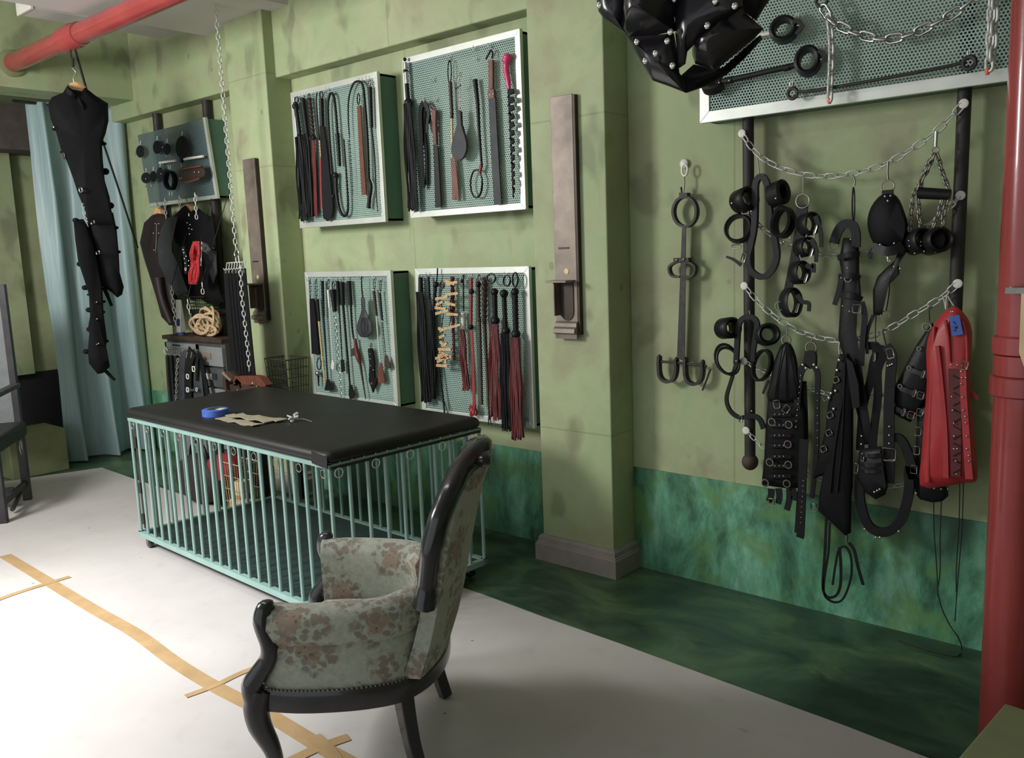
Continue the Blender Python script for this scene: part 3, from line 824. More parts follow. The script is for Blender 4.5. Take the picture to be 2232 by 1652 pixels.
rack(-1.862, -.50, 2.098, 3.12, 'long aluminium framed perforated rack hung high on the right wall', hooks=[F1(x, y) for x, y in ((105, 715), (1625, 455), (160, 130), (375, 420))], fw=.045)
rack(-6.79, -5.76, 2.045, 2.61, 'far dark perforated rack above the hanging jackets in the rear bay', yt=3.375, yb=3.42, perf='perforated_dark', fw=.028, left=False, top=False)

# ------------------------------------------------------------------ generic pieces for things that hang flat against a plane
def rod(on, parent, part, pts, r0, r1, mat, dy=0.0, n=8, sp=4, kind=None):
    P = spline(on.pts(pts, dy), sp) if len(pts) > 2 else on.pts(pts, dy)
    x, y = pts[0][0], pts[0][1]
    a, b = on.r(x, y, r0), on.r(x, y, r1)
    return MB().tube(P, interp([a, b], len(P)), n).build(part, mat, parent, angle=60, kind=kind)
def strap(on, parent, part, pts, w, mat, dy=0.0, t=.005, sp=4, horiz=True):
    P = spline(on.pts(pts, dy), sp) if len(pts) > 2 else on.pts(pts, dy)
    x, y = pts[0][0], pts[0][1]
    ws = w if isinstance(w, (list, tuple)) else (w, w)
    k = (on.w(x, y, 1) if horiz else on.r(x, y, 1))
    return MB().ribbon(P, interp([q * k for q in ws], len(P)), t).build(part, mat, parent, angle=45)
def tails(on, parent, pts, w0, w1, n, mat, dy=0.0, part='tails', ragged=.06, seed=1):
    rd = random.Random(seed); C = on.pts(pts, dy); C = spline(C, 5) if len(C) > 2 else [C[0].lerp(C[1], i / 8) for i in range(9)]
    k = on.w(pts[0][0], pts[0][1], 1); b = MB(); L = len(C)
    for layer in (0, 1):
        for i in range(n):
            s = (i + .5) / n * 2 - 1 + rd.uniform(-.12, .12); end = 1 - rd.uniform(0, ragged); Q = []
            for j in range(L):
                t = j / (L - 1) * end; q = t * (L - 1); a = min(int(q), L - 2)
                p = C[a].lerp(C[a + 1], q - a)
                ww = (w0 + (w1 - w0) * min(1, t * 1.6)) * k / 2
                Q.append(p + V((s * ww + .004 * math.sin(j * .9 + i * 2.1) * t, -.006 - layer * .007 - .01 * math.cos(s * 1.4) + .003 * math.sin(i * 5 + j), 0)))
            wd = max(.005, w1 * k / n * .95)
            b.ribbon(Q, wd, .003, V((math.sin(s) * .5, -1, 0)).normalized())
    return b.build(part, mat, parent, smooth=False)
def knob(on, parent, x, y, r, mat, part='knot', sc=(1, 1, 1), dy=0):
    return MB().ball(on(x, y, dy), on.r(x, y, r), sc, 12, 8).build(part, mat, parent, angle=60)
def loop(on, parent, x, y, rx, ry, r, mat, part='loop', dy=0, n=18):
    c = on(x, y, dy); P = [on(x + rx * math.cos(2 * PI * i / n), y + ry * math.sin(2 * PI * i / n), dy) for i in range(n)]
    return MB().tube(P, on.r(x, y, r), 6, closed=True).build(part, mat, parent, angle=60)
def blade(on, parent, part, outline, mat, t=.008, dy=0.0, dome=False, sm=0):
    O = on.pts(outline, dy)
    if sm: O = spline(O, sm, True)
    if dome:
        d = CAMP - O[0]; return MB().pillow(O, t, V((d.x, d.y, 0)).normalized()).build(part, mat, parent, angle=60)
    return MB().prism([p + V((0, t / 2, 0)) for p in O], V((0, -t, 0))).build(part, mat, parent, angle=40, bevel=.001)
def oval(x, y, rx, ry, n=18, rot=0):
    c, s = math.cos(rot), math.sin(rot)
    return [(x + rx * math.cos(2 * PI * k / n) * c - ry * math.sin(2 * PI * k / n) * s, y + rx * math.cos(2 * PI * k / n) * s + ry * math.sin(2 * PI * k / n) * c) for k in range(n)]
def dots(on, parent, pts, r, mat='chrome', dy=-.006, part='studs'):
    b = MB()
    for q in pts: b.ball(on(q[0], q[1], dy), on.r(q[0], q[1], r), (1, .6, 1), 7, 5)
    return b.build(part, mat, parent, kind='stuff', angle=60)
def hung(name, label, cat, on, x, y, group=None):
    return thing(name, label, cat, on(x, y), group)
def braid(on, parent, part, pts, r0, r1, mat, dy=0.0, pitch=10):
    P = on.pts(pts, dy); P = spline(P, 8) if len(P) > 2 else [P[0].lerp(P[1], i / 30) for i in range(31)]
    a, b = on.r(pts[0][0], pts[0][1], r0), on.r(pts[0][0], pts[0][1], r1); m = MB()
    for ph in (0, PI):
        m.tube([p + V((math.cos(i * .9 + ph), math.sin(i * .9 + ph), 0)) * (interp([a, b], len(P))[i] * .5) for i, p in enumerate(P)], interp([a * .72, b * .72], len(P)), 6)
    return m.build(part, mat, parent, angle=70)

# ---- upper left rack
o = On(ZC, YF - .022)
g1 = 'whips and straps hung on the upper left rack'
def flogger(on, name, label, top, handle, hr, balls, tl, tw, n, hm, tm, group, seed=1, ring=None, brd=False, cat='whip'):
    h = hung(name, label, cat, on, *top, group=group)
    (braid if brd else rod)(on, h, 'handle', handle, hr, hr * .95, hm)
    for (x, y, r) in balls: knob(on, h, x, y, r, 'leather')
    tails(on, h, tl, tw[0], tw[1], n, tm, seed=seed)
    if ring: loop(on, h, ring[0], ring[1], ring[2], ring[3], ring[4], 'leather')
    return h
flogger(o, 'tail_whip', 'black many-tailed whip at the far left edge of the upper left rack', (165, 590), [(150, 630), (185, 880)], 17, [(150, 660, 24), (185, 890, 26)], [(185, 890), (205, 1200), (225, 1525)], (42, 66), 7, 'leather', 'leather_matte', g1, 1, (160, 610, 14, 20, 4))
flogger(o, 'tail_whip', 'slimmer black many-tailed whip second from left on the upper left rack', (212, 575), [(205, 600), (238, 860)], 20, [(240, 870, 20)], [(240, 870), (262, 1200), (272, 1495)], (34, 48), 6, 'leather', 'leather_matte', g1, 2)
h = hung('braided_whip', 'black and tan braided handle whip with dark red tail, upper left rack', 'whip', o, 252, 565, g1)
braid(o, h, 'handle', [(255, 600), (285, 880)], 16, 14, 'leather_dark_brown'); knob(o, h, 288, 895, 20, 'leather')
strap(o, h, 'tail', [(285, 900), (295, 1200), (302, 1485)], (24, 34), 'leather_dark_red'); loop(o, h, 254, 582, 8, 18, 3, 'leather')
h = hung('slapper', 'thin strap with pale beads and a red leather end, upper left rack', 'strap', o, 310, 555, g1)
rod(o, h, 'cord', [(312, 560), (308, 640), (330, 920)], 5, 7, 'leather'); b = MB()
for i in range(5): b.ball(o(334 + i * 2, 925 + i * 24), o.r(334, 925, 8), (1, 1, 1.5), 8, 6)
b.build('beads', 'cane', h); strap(o, h, 'red_end', [(342, 1045), (348, 1240), (356, 1430)], (16, 24), 'leather_red')
h = hung('strap_paddle', 'long black leather paddle widening to a rounded end, upper left rack', 'paddle', o, 345, 550, g1)
loop(o, h, 345, 575, 12, 26, 4, 'leather'); rod(o, h, 'handle', [(345, 600), (352, 810)], 18, 18, 'leather')
blade(o, h, 'blade', [(336, 810), (368, 810), (392, 1000), (420, 1250), (436, 1420), (425, 1500), (395, 1522), (362, 1495), (352, 1300), (346, 1000)], 'leather', .012)
h = hung('coiled_whip', 'black whip folded double over a hook, upper left rack', 'whip', o, 408, 535, g1)
rod(o, h, 'body', [(425, 1170), (410, 960), (394, 700), (400, 600), (418, 562), (440, 590), (455, 720), (465, 860)], 9, 11, 'leather', n=8)
rod(o, h, 'grip', [(465, 860), (474, 980), (482, 1110)], 17, 13, 'leather')
h = hung('curled_whip', 'short black whip curled into a J at the bottom, upper left rack', 'whip', o, 452, 1165, g1)
rod(o, h, 'body', [(455, 1180), (458, 1300), (480, 1430), (518, 1482), (545, 1430), (535, 1200), (514, 905)], 16, 6, 'leather'); knob(o, h, 452, 1178, 24, 'leather'); knob(o, h, 436, 1335, 16, 'leather', 'knot')
rod(o, h, 'tie', [(452, 1180), (444, 1260), (436, 1335)], 5, 5, 'leather')
h = hung('bull_whip', 'long thin black whip arched over a hook with its tip dangling, upper left rack', 'whip', o, 640, 470, g1)
rod(o, h, 'body', [(700, 1200), (690, 900), (670, 620), (655, 500), (620, 472), (580, 500), (550, 610), (548, 760), (556, 880)], 12, 5, 'leather')
rod(o, h, 'grip', [(698, 1195), (718, 1260), (706, 1350), (700, 1425)], 12, 16, 'leather'); rod(o, h, 'lash', [(556, 880), (566, 1040), (578, 1200), (582, 1325)], 3, 2, 'leather')
h = hung('leather_strap', 'brown leather strap on a black loop, upper left rack', 'strap', o, 622, 565, g1)
loop(o, h, 624, 605, 9, 42, 4, 'leather'); strap(o, h, 'blade', [(630, 655), (645, 960), (668, 1325)], (26, 34), 'leather_brown', t=.008)
h = hung('baton', 'slim black tapered baton at the right edge of the upper left rack', 'baton', o, 705, 470, g1)
loop(o, h, 706, 490, 9, 22, 3, 'nickel_dull', 'ring'); rod(o, h, 'handle', [(710, 515), (722, 820)], 17, 14, 'leather'); rod(o, h, 'shaft', [(722, 820), (745, 1050), (758, 1330), (770, 1450)], 8, 3, 'leather')

# ---- upper right rack
g2 = 'whips and paddles hung on the upper right rack'
h = hung('tail_whip', 'long black many-tailed whip with a silver neck on the upper right rack', 'whip', o, 975, 300, g2)
rod(o, h, 'silver_neck', [(975, 330), (988, 500)], 17, 15, 'chrome'); rod(o, h, 'handle', [(986, 490), (994, 600)], 17, 17, 'leather'); knob(o, h, 972, 308, 14, 'leather', 'cap'); knob(o, h, 978, 395, 20, 'leather')
knob(o, h, 1000, 632, 34, 'leather'); tails(o, h, [(1003, 640), (1020, 1000), (1048, 1450)], 52, 84, 8, 'leather_matte', seed=4)
h = hung('looped_straps', 'bundle of short black straps looped over a hook, upper right rack', 'strap', o, 1110, 615, g2)
strap(o, h, 'long_strap', [(1110, 635), (1088, 700), (1095, 900), (1100, 1100), (1112, 1275)], (30, 24), 'leather_matte'); strap(o, h, 'long_strap', [(1120, 635), (1110, 800), (1130, 1000), (1135, 1250)], (22, 18), 'leather_matte', .01)
strap(o, h, 'short_strap', [(1115, 632), (1145, 680), (1160, 760), (1182, 850)], (26, 14), 'leather'); strap(o, h, 'short_strap', [(1118, 630), (1150, 700), (1140, 800), (1138, 860)], (22, 14), 'leather', -.01)
h = hung('slapper', 'black slapper with a tan wooden handle, upper right rack', 'paddle', o, 1195, 660, g2)
blade(o, h, 'handle', [(1178, 680), (1212, 690), (1210, 800), (1216, 950), (1192, 950), (1186, 800)], 'leather_brown', .018); blade(o, h, 'blade', [(1188, 950), (1222, 955), (1248, 1412), (1204, 1420)], 'leather', .01)
rod(o, h, 'cord', [(1130, 690), (1165, 655), (1195, 680)], 2, 2, 'rope_tan')
h = hung('cane', 'cane with black wrapped handle and brown split end, upper right rack', 'cane', o, 1308, 305, g2)
loop(o, h, 1308, 400, 13, 85, 4, 'leather'); rod(o, h, 'handle', [(1312, 480), (1326, 740)], 15, 13, 'leather_dark_brown'); rod(o, h, 'rod', [(1325, 750), (1330, 1050)], 10, 10, 'cane')
for y in (715, 730, 745): knob(o, h, 1325, y, 14, 'leather', 'wrap', (1, 1, .4))
strap(o, h, 'split_end', [(1332, 1040), (1340, 1200), (1342, 1365)], (30, 26), 'leather_brown'); strap(o, h, 'split_end', [(1338, 1040), (1355, 1200), (1370, 1362)], (24, 22), 'leather_brown', -.006)
o3 = On(ZC, YF - .05)
h = hung('paddle', 'dark grey pear-shaped leather paddle on a cord, upper right rack', 'paddle', o3, 1378, 430, g2)
rod(o3, h, 'cord', [(1378, 430), (1370, 560), (1376, 700)], 3, 3, 'nickel_dull'); rod(o3, h, 'cord', [(1378, 430), (1388, 560), (1382, 700)], 3, 3, 'nickel_dull'); rod(o3, h, 'tie', [(1350, 530), (1375, 515), (1392, 500)], 5, 4, 'leather')
blade(o3, h, 'blade', [(1366, 700), (1396, 700), (1400, 790), (1424, 870), (1440, 940), (1436, 1000), (1412, 1050), (1382, 1064), (1348, 1048), (1328, 1010), (1330, 940), (1356, 850), (1372, 780)], 'leather_grey', .016, sm=2)
h = hung('loop_crop', 'black braided crop ending in a wide loop with red binding, upper right rack', 'crop', o, 1500, 460, g2)
rod(o, h, 'handle', [(1498, 460), (1505, 520), (1518, 640), (1530, 860), (1550, 1120)], 20, 9, 'leather'); rod(o, h, 'red_binding', [(1545, 1100), (1535, 1160)], 13, 12, 'leather_red'); loop(o, h, 1508, 1240, 44, 105, 8, 'leather', 'end_loop', n=24)
h = hung('strap_paddle', 'broad grey-black strap with a red-brown leather handle, upper right rack', 'paddle', o, 1615, 230, g2)
strap(o, h, 'handle', [(1620, 315), (1622, 440), (1622, 530)], (32, 30), 'leather_brown', t=.016); blade(o, h, 'ferrule', [(1598, 540), (1645, 530), (1648, 600), (1602, 606)], 'leather_brown', .014)
strap(o, h, 'blade', [(1628, 600), (1645, 950), (1672, 1395)], (50, 56), 'leather_grey', t=.009); rod(o, h, 'ribbon_tie', [(1580, 305), (1600, 270), (1615, 240), (1630, 262), (1625, 300)], 8, 6, 'leather'); dots(o, h, [(1608, 572), (1634, 566)], 7)
h = hung('scaled_whip', 'black scaled whip with a bright pink curved handle, upper right rack', 'whip', o, 1740, 270, g2)
P = spline(o.pts([(1744, 270), (1735, 320), (1732, 380), (1745, 460), (1758, 555)]), 5); k = o.r(1740, 300, 1)
MB().tube(P, interp([k * 20, k * 36, k * 24, k * 22, k * 20, k * 8], len(P)), 12).build('pink_handle', 'pink', h, angle=70); knob(o, h, 1742, 292, 38, 'pink', 'pink_pommel', (1, 1, .75))
rd = random.Random(5); m = MB()
for i in range(26):
    t = i / 25; x = 1768 + 24 * t; y = 550 + 770 * t; w = 34 * (1 - t * .75)
    s = -1 if i % 2 else 1
    m.prism(o.pts([(x - w * .6, y - 22), (x + w * .6, y - 22), (x + s * w * .9, y + 14), (x, y + 26), (x - w * .5, y + 8)], -.004 * (i % 3)), V((0, -.008, 0)))
m.build('scaled_tail', 'leather_matte', h, smooth=False)

# ---- lower left rack
o = On(ZD, YF - .022); g3 = 'crops and paddles hung on the lower left rack'
def crop(label, top, handle, hr, hm, shaft, sr, sm, tip=None, tipm='leather', lp_=None, name='riding_crop'):
    h = hung(name, label, 'crop', o, *top, group=g3)
    if lp_: loop(o, h, *lp_, 3, 'leather')
    rod(o, h, 'handle', handle, hr, hr * .85, hm); rod(o, h, 'shaft', shaft, sr, sr * .7, sm)
    if tip: blade(o, h, 'tip', tip, tipm, .006, -.004)
    return h
h = hung('leather_strap', 'broad black strap at the far left edge of the lower left rack', 'strap', o, 130, 260, g3)
loop(o, h, 135, 340, 6, 75, 3, 'leather'); strap(o, h, 'blade', [(150, 415), (165, 640), (182, 870)], (34, 62), 'leather_matte', t=.008)
h = hung('ball_strap', 'small dark strap with a silver ball near the lower left rack corner', 'strap', o, 210, 885, g3)
loop(o, h, 208, 950, 16, 50, 4, 'leather_matte'); knob(o, h, 200, 1028, 22, 'nickel_dull', 'ball'); rod(o, h, 'tail', [(202, 1045), (205, 1130)], 9, 5, 'leather')
h = crop('pale wooden cane with a black grip on the lower left rack', (180, 250), [(195, 420), (210, 600)], 13, 'leather', [(208, 600), (230, 850), (257, 1108)], 9, 'cane', lp_=(185, 340, 7, 80), name='cane')
crop('black riding crop with a broad flared tip near the left of the lower left rack', (235, 250), [(235, 270), (245, 560)], 13, 'leather', [(245, 560), (262, 800), (278, 1090)], 8, 'leather', [(272, 1078), (292, 1078), (328, 1150), (322, 1166), (258, 1168), (256, 1150)])
crop('thin crop with a white handle and a white leaf tip, lower left rack', (282, 260), [(283, 345), (294, 490)], 11, 'white_plastic', [(294, 490), (306, 700), (320, 920)], 4, 'white_plastic', [(320, 910), (336, 950), (332, 990), (320, 1000), (308, 985), (308, 950)], 'label_white', lp_=(283, 300, 7, 40))
h = hung('chain_whip', 'black gripped whip with a bright silver link chain, lower left rack', 'whip', o, 330, 270, g3)
rod(o, h, 'grip', [(320, 340), (338, 525)], 28, 17, 'leather'); loop(o, h, 326, 310, 9, 35, 4, 'leather')
c0, c1 = o(337, 535), o(390, 1215); n = 24; m = MB()
for i in range(n):
    p = c0.lerp(c1, (i + .5) / n); d = (c1 - c0).normalized(); m.ring(p, .0075, .0022, V((0, -1, 0)) if i % 2 else V((1, 0, 0)), Rz=(c1 - c0).length / n * .62, n=10, k=5)
m.build('chain_tail', 'chrome', h, kind='stuff')
crop('black riding crop with a small dark tongue hanging beside the silver chain, lower left rack', (352, 255), [(358, 270), (372, 470)], 16, 'leather', [(372, 470), (385, 700), (398, 925)], 6, 'leather', [(386, 915), (412, 915), (420, 1010), (392, 1018)])
crop('black whip with a studded round guard and folded tip, lower left rack', (400, 255), [(395, 280), (405, 470)], 22, 'leather', [(405, 470), (430, 760), (462, 1130)], 11, 'leather', [(455, 1120), (478, 1120), (498, 1200), (490, 1236), (462, 1240), (452, 1200)])
crop('black crop with a thick ribbed grip beside the grey paddle, lower left rack', (455, 250), [(452, 270), (468, 470)], 20, 'leather', [(468, 470), (478, 640), (492, 750)], 10, 'leather')
h = hung('red_dagger_whip', 'whip with a red dagger-shaped handle and dark brown tail, lower left rack', 'whip', o, 505, 745, g3)
P = spline(o.pts([(503, 745), (512, 820), (530, 900), (545, 950)]), 4); k = o.r(505, 750, 1)
MB().tube(P, interp([k * 12, k * 17, k * 22, k * 12], len(P)), 10).build('red_handle', 'leather_dark_red', h, angle=60); rod(o, h, 'tail', [(545, 950), (565, 1080), (590, 1240)], 12, 4, 'leather_dark_brown'); blade(o, h, 'flap', [(472, 830), (500, 815), (522, 880), (470, 888)], 'leather_dark_brown')
op = On(ZD, YF - .045)
h = hung('paddle', 'olive grey stitched pear-shaped paddle on the lower left rack', 'paddle', op, 555, 235, g3)
rod(op, h, 'cord', [(555, 235), (558, 330), (566, 410)], 5, 7, 'leather')
pd_ = blade(op, h, 'blade', [(550, 410), (584, 410), (588, 500), (612, 560), (638, 630), (640, 690), (615, 725), (580, 735), (545, 725), (522, 690), (518, 630), (540, 560), (555, 500)], 'leather_grey', .03, dome=True, sm=2)
for x in (562, 580, 598): rod(op, h, 'seam', [(x, 570), (x - 3 + (x - 580) * .5, 640), (x - 2, 712)], 3, 2, 'leather', dy=-.017)
h = crop('crop with silver banded grip and a red-brown triangular tip, lower left rack', (662, 250), [(655, 345), (678, 555)], 14, 'leather_dark_brown', [(678, 555), (692, 740), (712, 950)], 7, 'label_white', [(708, 940), (722, 940), (750, 1090), (744, 1106), (694, 1104), (692, 1060)], 'leather_brown', (660, 300, 7, 45))
knob(o, h, 656, 348, 15, 'chrome', 'cap')
h = crop('slim crop with silver collars and dark tip, rightmost on the lower left rack', (712, 260), [(706, 360), (728, 610)], 9, 'leather', [(728, 610), (740, 740), (755, 890)], 4, 'leather', [(750, 885), (766, 880), (792, 960), (792, 988), (752, 994), (744, 950)], 'leather_dark_brown', (712, 310, 6, 45))
knob(o, h, 707, 362, 13, 'chrome', 'collar'); knob(o, h, 727, 605, 9, 'chrome', 'collar', (1, 1, 2))
h = hung('studded_paddle', 'black notched paddle with small studs and a red mark, lower left rack', 'paddle', o, 632, 800, g3)
blade(o, h, 'blade', [(612, 825), (645, 820), (662, 930), (664, 1060), (690, 1080), (652, 1185), (620, 1090), (624, 950)], 'leather_matte', .012); dots(o, h, [(624, 870), (626, 910), (628, 965), (652, 1000)], 5); knob(o, h, 642, 1112, 12, 'cloth_red', 'red_mark', dy=-.006)
loop(o, h, 632, 800, 5, 22, 2, 'leather')

# ---- lower right rack
g4 = 'whips hung on the lower right rack'
h = hung('strap_bundle', 'wide bundle of black straps at the left edge of the lower right rack', 'strap', o, 1040, 235, g4)
rod(o, h, 'handle', [(1038, 240), (1042, 370)], 18, 22, 'leather'); tails(o, h, [(1045, 360), (1070, 800), (1098, 1265)], 54, 76, 7, 'leather_matte', ragged=.02, seed=8)
h = hung('leather_strap', 'single long black strap beside the clothespin string, lower right rack', 'strap', o, 1105, 215, g4)
rod(o, h, 'grip', [(1103, 235), (1112, 420)], 11, 12, 'leather'); strap(o, h, 'blade', [(1110, 410), (1130, 800), (1148, 1235)], (30, 36), 'leather')
h = flogger(o, 'tail_whip', 'short black tailed whip on a cord behind the clothespins, lower right rack', (1178, 165), [(1160, 320), (1145, 520)], 15, [(1165, 300, 26)], [(1145, 510), (1150, 850), (1160, 1240)], (28, 40), 5, 'leather', 'leather_matte', g4, 9)
rod(o, h, 'cord', [(1178, 168), (1176, 230), (1168, 285)], 6, 6, 'leather')
h = hung('thin_whip', 'thin black whip hanging below the clothespins over the rack frame', 'whip', o, 1190, 960, g4)
rod(o, h, 'body', [(1188, 960), (1205, 1100), (1225, 1240), (1238, 1385)], 9, 7, 'leather'); rod(o, h, 'body_end', [(1225, 1240), (1250, 1310), (1266, 1380)], 5, 3, 'leather')
op = On(ZD, YF - .065)
h = hung('clothespin_string', 'string of pale wooden clothespins zigzagging on a cord, lower right rack', 'clothespins', op, 1210, 290, g4)
loop(op, h, 1214, 305, 18, 28, 7, 'leather_dark_brown')
rod(op, h, 'cord', [(1215, 330), (1200, 430), (1225, 520), (1215, 640), (1225, 760), (1210, 860), (1215, 960)], 4, 4, 'rope_black', dy=.012)
rod(op, h, 'cord', [(1290, 260), (1290, 380), (1280, 470), (1290, 560), (1270, 650)], 4, 4, 'rope_black', dy=.012)
src = None
for (x0, y0, x1, y1) in ((1240, 265, 1320, 300), (1255, 295, 1345, 280), (1250, 382, 1350, 372), (1165, 420, 1265, 400), (1170, 470, 1225, 440), (1160, 490, 1250, 500), (1245, 450, 1330, 470), (1165, 540, 1270, 512), (1258, 540, 1350, 548), (1255, 660, 1370, 628), (1188, 660, 1235, 670), (1200, 680, 1265, 655), (1195, 735, 1240, 715), (1200, 770, 1250, 800), (1215, 805, 1258, 780), (1188, 830, 1292, 830), (1195, 850, 1280, 890), (1185, 880, 1270, 905), (1165, 905, 1295, 890), (1178, 935, 1240, 900), (1172, 962, 1262, 968), (1240, 865, 1250, 945), (1210, 845, 1215, 930)):
    a, b = op(x0, y0), op(x1, y1); d = (b - a); Lp = d.length; c = (a + b) / 2; d.normalize(); s = V((0, 1, 0)); u = d.cross(s)
    if src is None:
        m = MB()
        for sg_ in (-1, 1): m.hexa([V((-.5, -.006, sg_ * .0042 - .003)), V((.5, -.006, sg_ * .0030 - .003)), V((.5, .006, sg_ * .003 - .003)), V((-.5, .006, sg_ * .0042 - .003)),
                                    V((-.5, -.006, sg_ * .0042 + .003)), V((.5, -.006, sg_ * .0030 + .003)), V((.5, .006, sg_ * .003 + .003)), V((-.5, .006, sg_ * .0042 + .003))])
        m.ring(V((.05, 0, 0)), .0075, .0015, V((1, 0, 0)), n=10, k=5)
        m.v = [p + org(h) for p in m.v]; src = m.build('clothespin', 'wood_peg', h, smooth=False); ob = src
    else: ob = bpy.data.objects.new('clothespin', src.data); COL.objects.link(ob); ob.parent = h
    X = Matrix((d * Lp, s, u)).transposed().to_4x4(); ob.matrix_local = Matrix.Translation(c - org(h)) @ X
h = hung('braided_rod', 'red and black braided rod hanging behind the clothespins, lower right rack', 'whip', o, 1300, 235, g4)
braid(o, h, 'body', [(1300, 240), (1305, 660)], 16, 15, 'leather_dark_red'); rod(o, h, 'tail', [(1305, 660), (1312, 800), (1316, 920)], 13, 9, 'leather_dark_red')
h = flogger(o, 'tail_whip', 'whip with a pale wrapped handle and rust red tails, lower right rack', (1390, 220), [(1388, 530), (1392, 670)], 20, [], [(1394, 665), (1408, 900), (1425, 1172)], (32, 56), 7, 'label_white', 'leather_dark_red', g4, 11)
rod(o, h, 'cord', [(1390, 220), (1392, 520)], 6, 6, 'leather'); knob(o, h, 1380, 272, 18, 'leather')
h = hung('red_whip', 'slender red whip with two black knots and a red tassel, lower right rack', 'whip', o, 1455, 225, g4)
rod(o, h, 'handle', [(1455, 245), (1453, 650)], 14, 12, 'leather_red'); knob(o, h, 1457, 358, 24, 'leather'); knob(o, h, 1452, 648, 24, 'leather')
strap(o, h, 'thong', [(1455, 670), (1470, 960), (1478, 1290)], (20, 20), 'leather_red'); tails(o, h, [(1478, 1280), (1482, 1330), (1484, 1385)], 40, 60, 5, 'leather_red', ragged=.3, seed=12, part='tassel')
h = hung('braided_whip', 'brown braided whip with a dark ball top and plain tail, lower right rack', 'whip', o, 1515, 220, g4)
loop(o, h, 1518, 248, 9, 28, 4, 'leather_dark_brown'); knob(o, h, 1512, 298, 24, 'leather'); braid(o, h, 'handle', [(1514, 320), (1518, 580)], 15, 13, 'leather_dark_brown'); knob(o, h, 1520, 588, 17, 'leather_dark_brown'); rod(o, h, 'tail', [(1522, 600), (1532, 900), (1542, 1285)], 13, 11, 'leather_dark_brown')
h = hung('braided_whip', 'thick spiral braided brown whip tapering to a forked tip, lower right rack', 'whip', o, 1562, 225, g4)
braid(o, h, 'handle', [(1562, 250), (1560, 620)], 26, 20, 'leather_dark_brown'); rod(o, h, 'tail', [(1562, 620), (1575, 860), (1590, 1100), (1600, 1370)], 17, 8, 'leather_dark_brown'); rod(o, h, 'fork', [(1600, 1370), (1594, 1450)], 7, 3, 'leather'); rod(o, h, 'fork', [(1600, 1370), (1620, 1452)], 7, 3, 'leather')
op = On(ZD, YF - .04)
flogger(op, 'tail_whip', 'whip with black ball ended handle and dark red tails, left of the black one', (1620, 215), [(1645, 380), (1650, 570)], 23, [(1645, 362, 32), (1650, 598, 40)], [(1652, 620), (1660, 950), (1672, 1415)], (62, 92), 8, 'leather', 'leather_dark_red', g4, 13, (1618, 250, 34, 38, 8))
flogger(op, 'tail_whip', 'whip with black ball ended handle and black tails between the two red ones', (1745, 210), [(1722, 400), (1735, 650)], 20, [(1722, 375, 36), (1738, 682, 36)], [(1738, 700), (1745, 1100), (1758, 1505)], (56, 78), 8, 'leather', 'leather_matte', g4, 14, (1745, 270, 28, 44, 8))
flogger(op, 'tail_whip', 'whip with black ball ended handle and long red tails at the right rack edge', (1815, 195), [(1812, 385), (1820, 680)], 25, [(1812, 362, 34), (1820, 708, 40)], [(1824, 730), (1830, 1150), (1844, 1575)], (62, 100), 9, 'leather', 'leather_dark_red', g4, 15, (1814, 262, 22, 58, 8))
# ------------------------------------------------------------------ chains
LINKS = {}
def link_mesh(L, r, mat):
    key = (round(L, 4), round(r, 4), mat)
    if key not in LINKS:
        w = L * .24; P = []
        for i in range(5): a = -PI / 2 + PI * i / 4; P.append(V((L / 2 - w + w * math.cos(a), w * math.sin(a), 0)))
        for i in range(5): a = PI / 2 + PI * i / 4; P.append(V((-L / 2 + w + w * math.cos(a), w * math.sin(a), 0)))
        m = MB().tube(P, r, 5, closed=True); me = bpy.data.meshes.new('link')
        me.from_pydata([tuple(p) for p in m.v], [], m.f); me.materials.append(MAT[mat])
        for p in me.polygons: p.use_smooth = True
        LINKS[key] = me
    return LINKS[key]
def chain_links(parent, P, L, r, mat, tilt=.6):
    P = [V(p) for p in P]; pitch = L - 2.3 * r; acc = [0]
    for a, b in zip(P, P[1:]): acc.append(acc[-1] + (b - a).length)
    n = max(2, int(acc[-1] / pitch)); pitch = acc[-1] / n; me = link_mesh(L, r, mat)
    def at(s):
        s = min(max(s, 0), acc[-1]); k = 0
        while k < len(P) - 2 and acc[k + 1] < s: k += 1
        return P[k].lerp(P[k + 1], (s - acc[k]) / max(1e-9, acc[k + 1] - acc[k]))
    for i in range(n):
        a, b = at(i * pitch), at((i + 1) * pitch); c = (a + b) / 2; d = (b - a).normalized()
        u = V((0, -1, 0)); s = u.cross(d)
        s = s.normalized() if s.length > 1e-3 else d.orthogonal().normalized()
        u = d.cross(s); ang = tilt + (PI / 2 if i % 2 else 0); s2 = s * math.cos(ang) + u * math.sin(ang); u2 = d.cross(s2)
        o_ = bpy.data.objects.new('link', me); COL.objects.link(o_); o_.parent = parent; ORG[o_.name] = org(parent)
        o_.matrix_local = Matrix.Translation(c - org(parent)) @ Matrix((d, s2, u2)).transposed().to_4x4()
def chain_mesh(parent, P, L, r, mat, part='chain'):
    m = MB(); P = [V(p) for p in P]
    for a, b in zip(P, P[1:]):
        n = max(1, round((b - a).length / (L * .8)))
        for i in range(n):
            p = a.lerp(b, (i + .5) / n); d = (b - a).normalized(); ax = d.orthogonal() if i % 2 else d.cross(d.orthogonal())
            m.ring(p, L * .26, r, ax, Rz=L * .5, n=10, k=4, up=d)
    return m.build(part, mat, parent, kind='stuff', angle=70)

